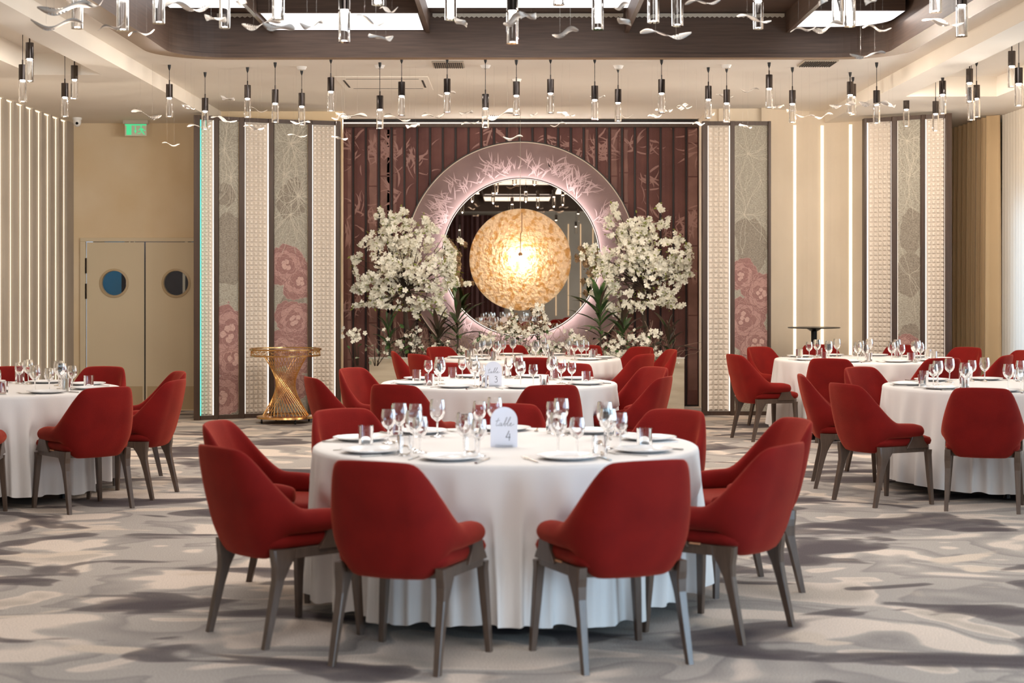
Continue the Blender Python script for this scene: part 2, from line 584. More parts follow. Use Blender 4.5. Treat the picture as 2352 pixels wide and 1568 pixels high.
for px, py, lab in ((1187, 182, 'white smoke detector on the ceiling above the mirror'), (872, 150, 'small white ceiling plate left of the near grille'),
                    (1115, 150, 'small white ceiling plate just right of the left grille'), (1668, 149, 'small white ceiling plate at the right of the back ceiling'),
                    (693, 153, 'small white ceiling plate at the left of the back ceiling'), (1420, 151, 'small white ceiling plate midway between both grilles')):
    x, y = cz(px, py, CH)
    g = empty('smoke_detector', (x, y, CH), 0, lab, 'detector')
    MB().lathe([(0, -.03), (.035, -.03), (.045, -.012), (.05, 0)], 16).build('body', 'plastic_white', g, True)
    MB().lathe([(0, -.036), (.012, -.036), (.014, -.03)], 10).build('sensor', 'vent_grey', g, True)

# --- left wall with sawtooth boards and light lines
wl = empty('wall_left', (0, 0, 0), kind='structure')
MB().box(XL - .15, XL - .05, YF, 19.4, 0, 3.5).build('wall_core', 'plaster_grey', wl)
ys = [18.96 - .337 * k for k in range(0, 40)]
for k, y in enumerate(ys):
    y2 = y - .337
    MB().add([(XL - .05, y, 0), (XL, y2 + .012, 0), (XL, y2 + .012, CL), (XL - .05, y, CL), (XL - .06, y2 + .012, 0), (XL - .06, y2 + .012, CL)],
             [(0, 1, 2, 3), (1, 4, 5, 2)]).build('wall_board', 'plaster_grey', wl)
    MB().box(XL - .040, XL - .033, y + .001, y + .008, 0, CL - .012).build('light_line', 'led_warm', wl)
    if k < 9:
        MB().box(XL - .04, XL - .02, y - .17, y, CL - .012, CL - .004).build('light_line', 'led_warm', wl)
MB().box(XL - .06, XL, 18.97, 19.3, 0, CL).build('wall_board', 'plaster_grey', wl)

# --- back walls
def wall(name, mat_, *boxes):
    w = MB()
    for b in boxes:
        w.box(*b)
    return tag(w.build(name, mat_), kind='structure')


DZ = 2.0
wb = empty('wall_back', (0, 0, 0), kind='structure')
MB().box(XL - .1, -5.07, 19.26, 19.36, 0, 3.6).box(-5.07, -3.55, 19.26, 19.36, DZ + .03, 3.6).box(-3.57, -2.0, 19.26, 19.36, 0, 3.6).build('wall_section', 'plaster_warm', wb)
MB().box(-2.4, 3.2, YB, YB + .1, 0, 3.7).build('wall_section', 'dark_frame', wb)
MB().box(4.15, 5.9, 19.9, 20.0, 0, 3.5).build('wall_section', 'plaster_warm', wb)
MB().box(2.3, 2.4, 19.0, YB, 0, 3.6).build('wall_section', 'plaster', wb)
MB().box(-2.2, -2.1, 19.3, YB, 0, 3.6).build('wall_section', 'plaster', wb)
# concave cream wall with three light lines
wc = empty('wall_niche', (0, 0, 0), kind='structure')
pts = [(2.88, 18.85), (3.32, 19.18), (3.65, 19.22), (3.96, 19.1), (4.3, 18.75)]
for i in range(4):
    (xa, ya), (xb, yb) = pts[i], pts[i + 1]
    seg = 6
    mb = MB()
    for j in range(seg):
        for t0, t1 in ((j / seg, (j + 1) / seg),):
            c0, c1 = .03 * math.sin(math.pi * t0), .03 * math.sin(math.pi * t1)
            x0_, y0_ = xa + (xb - xa) * t0, ya + (yb - ya) * t0 + c0
            x1_, y1_ = xa + (xb - xa) * t1, ya + (yb - ya) * t1 + c1
            mb.add([(x0_, y0_, 0), (x1_, y1_, 0), (x1_, y1_, CH + .06), (x0_, y0_, CH + .06)], [(0, 1, 2, 3)])
    mb.build('wall_board', 'plaster', wc, True)
for x, y in pts[1:4]:
    MB().box(x - .017, x + .017, y - .015, y + .01, 0, CL - .03).build('light_line', 'led_warm', wc)
MB().box(2.4, 2.9, 18.95, 19.0, 0, 3.6).build('wall_board', 'plaster', wc)
MB().box(4.28, 4.4, 18.6, 20.0, 0, 3.5).build('wall_board', 'plaster_warm', wc)

# --- right wall with windows
wr = empty('wall_right', (0, 0, 0), kind='structure')
mb = MB()
wins = [(14.6, 17.95), (10.2, 13.6), (5.8, 9.2), (1.4, 4.8), (-4.2, -.2)]
mb.box(XR, XR + .12, YF, YB, 0, .3)
mb.box(XR, XR + .12, YF, YB, 2.45, 3.5)
prev = YB
for y0, y1 in wins:
    mb.box(XR, XR + .12, y1, prev, .3, 2.45)
    prev = y0
mb.box(XR, XR + .12, YF, prev, .3, 2.45)
mb.build('wall_section', 'plaster', wr)
for i, (y0, y1) in enumerate(wins):
    w = empty('window_%d' % (i + 1), (XR + .05, (y0 + y1) / 2, .3), kind='structure')
    L = (y1 - y0) / 2
    MB().box(-.03, .03, -L, -L + .05, 0, 2.15).box(-.03, .03, L - .05, L, 0, 2.15).box(-.03, .03, -L, L, 0, .05).box(-.03, .03, -L, L, 2.1, 2.15).build('window_frame', 'plastic_white', w)
    MB().box(-.02, .02, -.025, .025, .05, 2.1).build('mullion', 'plastic_white', w)
# rear wall behind the camera
wf = empty('wall_front', (0, 0, 0), kind='structure')
MB().box(-5.4, 6.0, YF - .1, YF, 0, 3.7).build('wall_section', 'plaster_grey', wf)
for x in (.9, 1.25, 1.6, 1.95, 2.3):
    MB().box(x - .012, x + .012, YF, YF + .012, .6, 3.2).build('light_line', 'led_warm', wf)

# --- double door
dr = empty('door_1', (-5.07, 19.26, 0), kind='structure')
mb = MB().box(-.02, .045, -.03, .02, 0, DZ + .004).box(-.02, 1.62, -.03, .02, DZ + .005, DZ + .05)
mb.build('door_frame', 'door_paint', dr, bevel=.004)
for k, (x0, x1, hx) in enumerate(((.055, .735, .38), (.75, 1.43, 1.11))):
    hz = 1.505
    prof = [(x0, 0), (x1, 0), (x1, DZ - .012), (x0, DZ - .012)]
    circ = [(hx + .148 * math.cos(math.radians(a)), hz + .148 * math.sin(math.radians(a))) for a in range(0, 360, 12)]
    tris = tessellate_polygon([[Vector((a, b, 0)) for a, b in prof], [Vector((a, b, 0)) for a, b in circ]])
    lf = MB().add([(a, -.01, b + .01) for a, b in prof + circ], tris).build('door_leaf', 'door_paint', dr)
    MB().box(x0 + .02, x1 - .02, -.014, -.011, .03, .30).build('kick_plate', 'door_kick', lf)
    rg = []
    for r, yy in ((.172, -.012), (.172, -.022), (.147, -.026), (.143, -.01), (.143, .03)):
        rg.append([(hx + r * math.cos(2 * math.pi * j / 32), yy, hz + .01 + r * math.sin(2 * math.pi * j / 32)) for j in range(32)])
    MB().rings(rg, cap=False).build('porthole_rim', 'door_kick', lf, True)
    MB().add([(hx + .144 * math.cos(2 * math.pi * j / 32), .012, hz + .01 + .144 * math.sin(2 * math.pi * j / 32)) for j in range(32)], [tuple(range(32))]).build('porthole_glass', 'glass', lf)
for z in (1.72, 1.42):
    MB().lathe([(0, -.09), (.011, -.09), (.011, .09), (0, .09)], 10, (.05, -.028, z)).build('hinge', 'chrome', dr)
# what shows through the portholes
vb = empty('wall_vestibule', (-5.07, 19.26, 0), kind='structure')
MB().box(.0, 1.5, .50, .52, 0, 2.4).build('back_board', 'navy_board', vb)
MB().box(.15, .385, .46, .48, 0, 2.4).build('blue_board', 'blue_board', vb)
MB().box(.44, .452, .47, .49, 0, 2.4).box(.50, .508, .47, .49, 0, 2.4).build('edge_strip', 'line_print', vb)
MB().box(1.12, 1.15, .46, .48, 0, 2.4).build('edge_strip', 'plaster', vb)
MB().box(1.20, 1.5, .46, .48, 0, 2.4).build('blue_board', 'blue_board', vb)
MB().box(-.1, 1.6, .10, .55, 2.4, 2.42).build('top_board', 'navy_board', vb)
point('vestibule_fill', (-4.4, 19.5, 2.2), 5, (.85, .93, 1), .05)  # added unseen lamp, brightens the boards behind the portholes

# ---------------------------------------------------------------- feature wall
fw = empty('wall_feature', (0, 0, 0), kind='structure')
FY = 20.12
s_f = F / FY
fx = lambda px: (px - CX) / s_f
groove = [811.4 + 29.4 * k for k in range(28)]
edges = [fx(784)] + [fx(g) for g in groove] + [fx(1613)]
TOPZ = 3.43
MB().box(fx(775), fx(1622), FY, FY + .02, 0, 3.5).build('backing', 'dark_frame', fw)
slats = []
for a, b in zip(edges[:-1], edges[1:]):
    x0, x1 = a + .012, b - .012
    slats.append((x0, x1))
    h = (x1 - x0) / 2
    cx = (x0 + x1) / 2
    prof = [(-h, 0), (-h, -.02), (-h + .008, -.03), (-h * .4, -.036), (h * .4, -.036), (h - .008, -.03), (h, -.02), (h, 0)]
    mb = MB().rings([[(cx + u, FY + v, z) for u, v in prof] for z in (.02, TOPZ)])
    mb.build('padded_slat', 'slat_fabric', fw)
MB().box(fx(775), fx(1622), FY - .07, FY, TOPZ, TOPZ + .045).build('head_rail', 'screen_wood', fw, bevel=.004)
MB().box(fx(775), fx(784), FY - .07, FY, 0, TOPZ + .04).build('side_post', 'screen_wood', fw)
MB().box(fx(1611), fx(1624), FY - .07, FY, 0, TOPZ + .04).build('side_post', 'screen_wood', fw)
MB().box(fx(780), fx(1615), FY - .02, FY - .005, TOPZ + .05, TOPZ + .062).build('light_line', 'led_cove', fw)

MCX, MCZ = .109, 1.832
RM, RO = .965, 1.413
AY = FY - .06      # face of the annulus


def leafpoly(x, z, ang, L, w, bend=0.0):
    n = 5
    L_, R2 = [], []
    for i in range(n + 1):
        t = i / n
        c = bend * t * t
        px_, pz_ = t * L * math.cos(ang + c), t * L * math.sin(ang + c)
        ww = w * math.sin(math.pi * min(1, t * 1.02 + .02)) ** .8 * (1 - .35 * t)
        nx, nz = -math.sin(ang + c), math.cos(ang + c)
        L_.append((x + px_ + nx * ww, z + pz_ + nz * ww))
        R2.append((x + px_ - nx * ww, z + pz_ - nz * ww))
    return L_ + R2[::-1][1:-1]


rl = random.Random(3)
leaves, lines = [], []
# printed bamboo stalks
stalks = []
for px, w in ((858, 20), (885, 30), (900, 22), (1405, 24), (1432, 20), (1590, 24), (1345, 14), (805, 12)):
    stalks.append((fx(px), w / s_f / 2))
stalk_polys = []
for x, w in stalks:
    z = .2
    while z < TOPZ - .05:
        h = rl.uniform(.35, .5)
        z1 = min(z + h, TOPZ - .02)
        stalk_polys.append([(x - w, z), (x - w * .85, (z + z1) / 2), (x - w, z1 - .008), (x + w, z1 - .008), (x + w * .85, (z + z1) / 2), (x + w, z)])
        z = z1 + .008
# bamboo leaf sprays
cl = []
for zc in (3.15, 2.15, 1.5, .75):
    for _ in range(13):
        cl.append((rl.uniform(edges[0], edges[-1]), zc + rl.gauss(0, .22)))
for x, z in ((fx(850), 3.2), (fx(870), 3.1), (fx(900), 3.2), (fx(940), 3.15), (fx(960), 2.9), (fx(1330), 3.2), (fx(1360), 3.15), (fx(1400), 3.1), (fx(1450), 3.15),
             (fx(1480), 2.8), (fx(820), 2.4), (fx(850), 2.2), (fx(800), 2.2), (fx(1500), 2.3), (fx(1540), 2.2), (fx(1580), 2.1), (fx(1590), 1.7)):
    cl.append((x, z))
for x, z in cl:
    base = rl.uniform(0, 2 * math.pi)
    for k in range(rl.randint(8, 14)):
        leaves.append(leafpoly(x + rl.gauss(0, .05), z + rl.gauss(0, .06), base + rl.uniform(-1.5, 1.5), rl.uniform(.12, .32), rl.uniform(.007, .017), rl.uniform(-.5, .5)))
mb1, mb2 = MB(), MB()
for (x0, x1) in slats:
    h = (x1 - x0)
    for i, pl in enumerate(leaves):
        xs = [p[0] for p in pl]
        if max(xs) < x0 or min(xs) > x1:
            continue
        q = clip(pl, x0 + .012, x1 - .012, .05, TOPZ - .01)
        if q:
            mb1.add([(a, FY - .0385 - .00002 * (i % 40), b) for a, b in q], [tuple(range(len(q)))])
    for pl in stalk_polys:
        q = clip(pl, x0 + .012, x1 - .012, .05, TOPZ - .01)
        if q:
            mb2.add([(a, FY - .0372, b) for a, b in q], [tuple(range(len(q)))])
tag(mb2.build('stalk_print', 'stalk_ink', fw), kind='stuff')
tag(mb1.build('leaf_print', 'leaf_ink', fw), kind='stuff')

# fabric annulus round the mirror
an = empty('round_wall_panel', (MCX, AY, MCZ), 0, 'round mauve fabric panel ringing the mirror, printed with pale bamboo leaves', 'wall panel')
NS = 128


def circ(r, y):
    return [(r * math.cos(2 * math.pi * j / NS), y, r * math.sin(2 * math.pi * j / NS)) for j in range(NS)]


MB().rings([circ(RO, .02), circ(RO, 0), circ(.80, 0)], cap=False).build('fabric_ring', 'ring_fabric', an, False)
MB().rings([circ(RO + .018, .02), circ(RO + .018, -.012), circ(RO + .004, -.012), circ(RO + .004, .02)], cap=False).build('outer_rim', 'dark_frame', an, True)
MB().rings([circ(RO + .004, 0), circ(RO + .004, -.014), circ(RO - .004, -.014), circ(RO - .004, 0)], cap=False).build('bright_bead', 'vent_grey', an, True)
mb = MB()
for _ in range(62):
    a = math.radians(rl.uniform(20, 160)) if rl.random() < .8 else rl.uniform(0, 2 * math.pi)
    r0 = rl.uniform(1.0, 1.2)
    for k in range(rl.randint(5, 9)):
        pl = leafpoly(r0 * math.cos(a) + rl.gauss(0, .03), r0 * math.sin(a) + rl.gauss(0, .03), a + rl.uniform(-1.1, 1.1), rl.uniform(.08, .2), rl.uniform(.004, .010), rl.uniform(-.4, .4))
        if all(RM + .02 < math.hypot(p[0], p[1]) < RO - .01 for p in pl):
            mb.add([(p[0], -.001 - .00003 * k, p[1]) for p in pl], [tuple(range(len(pl)))])
tag(mb.build('leaf_print', 'leaf_ink_light', an), kind='stuff')
# mirror, standing off the panel, lit behind its rim
mr = empty('round_mirror', (MCX, AY - .02, MCZ), 0, 'large round bronze wall mirror edged with a glowing light line', 'mirror')
MB().add(circ(RM - .016, -.085), [tuple(reversed(range(NS)))]).build('mirror_plate', 'mirror', mr)
MB().rings([circ(RM + .004, -.07), circ(RM + .006, -.098), circ(RM - .004, -.102), circ(RM - .016, -.085)], cap=False).build('rim', 'dark_frame', mr, True)
MB().rings([circ(RM - .006, -.1025), circ(RM - .012, -.1025)], cap=False).build('light_line', 'led_white', mr)
MB().rings([circ(RM - .03, .012), circ(RM - .03, -.068)], cap=False).build('light_strip', 'led_ring', mr)
MB().rings([circ(RM + .004, -.07), circ(RM - .05, -.07)], cap=False).build('back_plate', 'dark_frame', mr)

# disc lamp
LY = 19.35
lc = P(1195, 596, LY)
RL = 116 * LY / F
dl = empty('disc_pendant_lamp', lc, 0, 'big round amber resin disc lamp glowing in front of the mirror', 'lamp')
rg = []
for r, y in ((.001, .012), (RL * .5, .010), (RL * .98, 0), (RL, -.004), (RL * .985, -.012), (RL * .5, -.0), (.001, .002)):
    rg.append([(r * math.cos(2 * math.pi * j / 96), y, r * math.sin(2 * math.pi * j / 96)) for j in range(96)])
MB().rings(rg, cap=False).build('disc', 'resin', dl, True)
rg = []
for r, y in ((RL * .985, -.016), (RL + .004, -.016), (RL + .004, .008), (RL * .985, .008)):
    rg.append([(r * math.cos(2 * math.pi * j / 96), y, r * math.sin(2 * math.pi * j / 96)) for j in range(96)])
MB().rings(rg + [rg[0]], cap=False).build('rim', 'resin', dl, True)
MB().tube([(.02, -.02, RL * .93), (.018, -.10, .33), (.003, -.14, .30), (.0, -.16, .06)], .0045, 8).build('cord', 'lamp_ball', dl, True)
MB().lathe([(0, -.026), (.018, -.02), (.026, 0), (.018, .02), (0, .026)], 14, (0, -.16, .06)).build('ball', 'lamp_ball', dl, True)
MB().tube([(0, 0, RL), (0, 0, CH - lc.z)], .0022, 6).build('hanging_wire', 'steel', dl)
point('disc_lamp_light', (lc.x, LY - .11, lc.z + .01), 9.5, (1.0, .84, .62), .025)
point('disc_lamp_back_light', (lc.x, LY + .30, lc.z), 18, (1.0, .86, .66), .05)  # extra point light added behind the disc to even out its glow

# ---------------------------------------------------------------- lit screens
def screen(label, secs, posts, zt=3.37):
    """secs: list of (px0, Y0, px1, Y1, kind); posts: list of (px0, px1, Y)"""
    px_, Y_ = secs[0][0], secs[0][1]
    root = empty('wall_screen', ((px_ - CX) * Y_ / F, Y_, 0), 0, label, 'screen', 'tall lit screens either side of the feature wall')
    ox, oy = root.location.x, root.location.y
    X = lambda px, Y: (px - CX) * Y / F - ox
    for px0, px1, Y in posts:
        MB().box(X(px0, Y), X(px1, Y), Y - oy - .03, Y - oy + .09, 0, zt).build('post', 'screen_wood', root, bevel=.003)
    for (px0, Y0, px1, Y1, kind, teal) in secs:
        a = Vector((X(px0, Y0), Y0 - oy, 0))
        b = Vector((X(px1, Y1), Y1 - oy, 0))
        d = (b - a)
        L = d.length
        rz = math.atan2(d.y, d.x)
        Mx = Matrix.Translation(a) @ Matrix.Rotation(rz, 4, 'Z')
        MB().box(0, L, -.005, .08, zt - .045, zt).xf(Mx).build('top_rail', 'screen_wood', root)
        MB().box(0, L, -.005, .08, 0, .045).xf(Mx).build('bottom_rail', 'screen_wood', root)
        if kind == 'studs':
            nc = max(3, round((L - .03) / .052))
            p = (L - .03) / nc
            nr = int((zt - .1) / p)
            pz = (zt - .1) / nr
            mb = MB()
            for r in range(nr):
                for c in range(nc):
                    x0, z0 = .015 + c * p, .05 + r * pz
                    e = .003
                    q = .30
                    v = [(x0 + e, .045, z0 + e), (x0 + p - e, .045, z0 + e), (x0 + p - e, .045, z0 + pz - e), (x0 + e, .045, z0 + pz - e),
                         (x0 + p * q, .028, z0 + pz * q), (x0 + p * (1 - q), .028, z0 + pz * q), (x0 + p * (1 - q), .028, z0 + pz * (1 - q)), (x0 + p * q, .028, z0 + pz * (1 - q))]
                    mb.add(v, [(0, 1, 5, 4), (1, 2, 6, 5), (2, 3, 7, 6), (3, 0, 4, 7), (4, 5, 6, 7)])
            MB().box(0, L, .048, .06, .045, zt - .045).xf(Mx).build('backing', 'stud_white', root)
            tag(mb.xf(Mx).build('studded_panel', 'stud_white', root), kind='stuff')
            for xx, mm in ((.003, 'led_teal' if teal else 'led_white'), (L - .009, 'led_white')):
                MB().box(xx, xx + .006, .0, .03, .05, zt - .05).xf(Mx).build('light_strip', mm, root)
        else:
            pn = MB().box(.004, L - .004, .02, .04, .045, zt - .045).xf(Mx).build('print_panel', 'grey_fabric', root)
            layers = kind(L, zt)
            for i, (mname, polys, nm) in enumerate(layers):
                mb = MB()
                for j, pl in enumerate(polys):
                    q = clip(pl, .006, L - .006, .05, zt - .05)
                    if q:
                        mb.add([(x, .019 - .0006 * i - .00001 * (j % 30), z) for x, z in q], [tuple(range(len(q)))])
                if mb.v:
                    tag(mb.xf(Mx).build(nm, mname, pn), kind='stuff')
            MB().box(-.001, .002, .0, .02, .05, zt - .05).xf(Mx).build('light_strip', 'led_white', root)
    return root


def stroke(pts, w):
    out = []
    for i in range(len(pts) - 1):
        a, b = Vector(pts[i]), Vector(pts[i + 1])
        d = b - a
        if d.length < 1e-6:
            continue
        n = Vector((-d.y, d.x)).normalized() * w / 2
        out.append([tuple(a + n), tuple(a - n), tuple(b - n), tuple(b + n)])
    return out


def petal(cx, cz, ang, R, wd, r):
    pts = []
    n = 11
    for i in range(n):
        t = i / (n - 1)
        a = ang + (t - .5) * wd
        rr = R * (.72 + .28 * math.sin(math.pi * t)) * (1 + r.uniform(-.06, .06))
        pts.append((cx + rr * math.cos(a), cz + rr * math.sin(a)))
    pts.append((cx + R * .08 * math.cos(ang), cz + R * .08 * math.sin(ang)))
    return pts


def peony_old(cx, cz, R, r, mats=('pink_print', 'rose_print')):
    A, B, Ls = [], [], []
    for k in range(9):
        a = k * 2 * math.pi / 9 + r.uniform(-.2, .2)
        (A if k % 3 else B).append(petal(cx + r.gauss(0, R * .1), cz + r.gauss(0, R * .1), a, R * r.uniform(.85, 1.1), .95, r))
    for k in range(6):
        a = r.uniform(0, 6.28)
        (B if k % 2 else A).append(petal(cx, cz, a, R * .55, 1.1, r))
    for k in range(14):
        a = r.uniform(0, 6.28)
        rr = R * r.uniform(.35, 1)
        pts = [(cx + rr * math.cos(a + t * .22) * (1 + .05 * math.sin(7 * t)), cz + rr * math.sin(a + t * .22) * (1 + .05 * math.cos(9 * t))) for t in range(6)]
        Ls += stroke(pts, .003)
    return A, B, Ls


def peony(cx, cz, R, r):
    A, B, Ls = [], [], []
    rings_ = [[], [], [], []]
    for ring_, n_, sc_ in ((0, 11, 1.0), (1, 9, .74), (2, 7, .5), (3, 5, .28)):
        for k in range(n_):
            a = (k + .5 * (ring_ % 2)) * 2 * math.pi / n_ + r.uniform(-.2, .2)
            pp = petal(cx + r.gauss(0, R * .05), cz + r.gauss(0, R * .05), a, R * sc_ * r.uniform(.9, 1.12), 1.5 - .0 * ring_, r)
            rings_[ring_].append(pp)
            Ls.append((ring_, stroke(pp[:11], .0026)))
    return rings_, None, Ls


def garden(seed, flowers, darks, lines_at, mono=False):
    def f(L, zt):
        r = random.Random(seed)
        D, Lw = [], []
        RG, LG = [[], [], [], []], [[], [], [], []]
        for (fx_, fz, R) in darks:
            p1, p2 = r.uniform(0, 6), r.uniform(0, 6)
            for kk, sh in ((0, 1.0), (1, .75), (2, .6)):
                ox_, oz_ = r.uniform(-.5, .5) * R * (kk > 0), r.uniform(-.9, .9) * R * (kk > 0)
                D.append([(fx_ * L + ox_ + sh * R * math.cos(t) * (1 + .13 * math.sin(3 * t + p1) + .07 * math.sin(7 * t + p2)),
                           fz + oz_ + sh * 1.35 * R * math.sin(t) * (1 + .10 * math.sin(4 * t + p2))) for t in [2 * math.pi * i / 36 for i in range(36)]])
        for (fx_, fz, R) in flowers:
            a, b, l = peony(fx_ * L, fz, R, r)
            for q in range(4):
                RG[q] += a[q]
            for q, l_ in l:
                LG[q] += l_
        for (fx_, fz, n) in lines_at:
            for k in range(n * 2):
                x, z, a = fx_ * L, fz, r.uniform(0, 6.28)
                pts = [(x, z)]
                for _ in range(14):
                    a += r.uniform(-.35, .35)
                    x += .028 * math.cos(a); z += .034 * math.sin(a)
                    pts.append((x, z))
                Lw += stroke(pts, .0028)
        out = [('taupe_print', D, 'silhouette_print')]  # dark flower silhouettes, part of the fabric's own print
        for q, mm in enumerate(('rose_print', 'pink_print', 'rose_print', 'blush_print')):
            out.append((mm, RG[q], 'petal_print'))
            out.append(('line_dark' if q % 2 else 'blush_print', LG[q], 'line_print'))
        return out + [('line_print', Lw, 'line_print')]
    return f


g1 = garden(1, [(.5, .95, .30), (.8, .65, .24), (.2, .25, .26), (.5, 2.2 - .9, .01)], [(.5, 1.75, .2), (.6, 2.05, .18), (.4, 2.5, .10), (.9, .3, .18)],
            [(.3, 3.0, 12), (.6, 2.7, 12)])
g2 = garden(2, [(.35, 1.72, .24), (.75, 1.55, .22), (.6, 1.1, .22), (.25, .75, .2), (.8, .7, .22), (.5, .35, .2)], [(.5, 1.2, .14), (.5, 2.45, .16), (.35, .9, .1)],
            [(.5, 3.1, 16), (.3, 2.75, 12), (.7, 2.5, 18), (.5, 2.3, 12)])
g3 = garden(3, [(.2, 1.6, .18), (.8, 1.4, .22), (.3, 1.1, .25), (.7, .8, .25), (.3, .4, .2)], [(.5, 2.0, .18), (.45, 1.75, .14), (.5, .55, .2)], [(.4, 3.0, 8), (.3, 2.3, 10)])
g4 = garden(4, [(.4, .75, .2), (.6, .4, .2)], [(.5, 1.6, .17), (.7, 2.1, .15), (.5, .9, .12)], [(.4, 3.1, 10), (.5, 2.7, 10), (.5, 1.6, 4)])
screen('tall folding screen left of the mirror, studded panels and flower prints, teal-lit left edge',
       [(460, 18.05, 492, 18.12, 'studs', True), (502, 18.16, 550, 18.28, g1, 0), (562, 18.32, 618, 18.45, 'studs', False), (629, 18.48, 708, 18.60, g2, 0), (717, 18.62, 771, 18.70, 'studs', False)],
       [(446, 460, 18.05), (492, 502, 18.14), (550, 562, 18.30), (618, 629, 18.46), (708, 717, 18.61), (771, 781, 18.70)])
screen('narrow wall screen right of the mirror, one studded light panel and one grey-to-pink flower print',
       [(1625, 18.72, 1677, 18.72, 'studs', False), (1687, 18.72, 1764, 18.72, g3, 0)],
       [(1613, 1625, 18.72), (1677, 1687, 18.72), (1764, 1770, 18.72)])
screen('wall screen beside the brown drape, two studded panels with a grey print between',
       [(1990, 18.38, 2048, 18.22, 'studs', False), (2060, 18.18, 2115, 18.02, g4, 0), (2124, 18.0, 2171, 17.88, 'studs', False)],
       [(1984, 1990, 18.40), (2048, 2060, 18.20), (2115, 2124, 18.01), (2171, 2185, 17.86)])

# ---------------------------------------------------------------- curtains
def curtain(name, mname, y0, y1, x, amp, pitch, z1, label, cat, seed, thick=0.0):
    r = random.Random(seed)
    n = max(8, int((y1 - y0) / pitch * 10))
    ring = []
    ph = 0
    for i in range(n + 1):
        y = y0 + (y1 - y0) * i / n
        ph += (y1 - y0) / n / pitch * 2 * math.pi * r.uniform(.85, 1.15)
        c = math.sin(ph)
        ring.append((x + amp * c, y + amp * .35 * math.sin(2 * ph)))
    rows = []
    for z, k in ((.015, 1.15), (.8, 1.0), (2.0, .95), (3.0, .85), (z1, .8)):
        rows.append([(x + (a - x) * k, b, z) for a, b in ring])
    o = MB().rings(rows, cap=False, close=False).build(name, mname, None, True)
    return tag(o, label, cat)


curtain('drape', 'drape', 18.25, 19.80, 5.40, .085, .19, CL - .005, 'brown pleated full-length drape drawn back beside the right-hand screen', 'curtain', 5)
curtain('sheer_curtain', 'sheer', 14.2, 18.32, 5.50, .022, .10, CL - .005, 'white sheer floor-length curtain over the bright window behind the right-hand tables', 'curtain', 6)
curtain('sheer_curtain', 'sheer', 5.0, 14.15, 5.50, .022, .10, CL - .005, 'white sheer curtain along the right wall nearer the camera', 'curtain', 8)
# a few curtains on the wall behind the camera, which the mirror shows
mbc = MB()
ring = []
for i in range(220):
    t = i / 219
    ring.append((-2.9 + 2.7 * t + .02 * math.sin(t * 150), YF + .12 + .05 * math.sin(t * 118)))
mbc.rings([[(a, b, z) for a, b in ring] for z in (.02, 3.45)], cap=False, close=False)
tag(mbc.build('brown_curtain', 'slat_fabric', None, True), 'brown pleated curtain reflected in the left of the round mirror', 'curtain')

# ================================================================ armchair
def sm(t):
    t = max(0.0, min(1.0, t))
    return t * t * (3 - 2 * t)


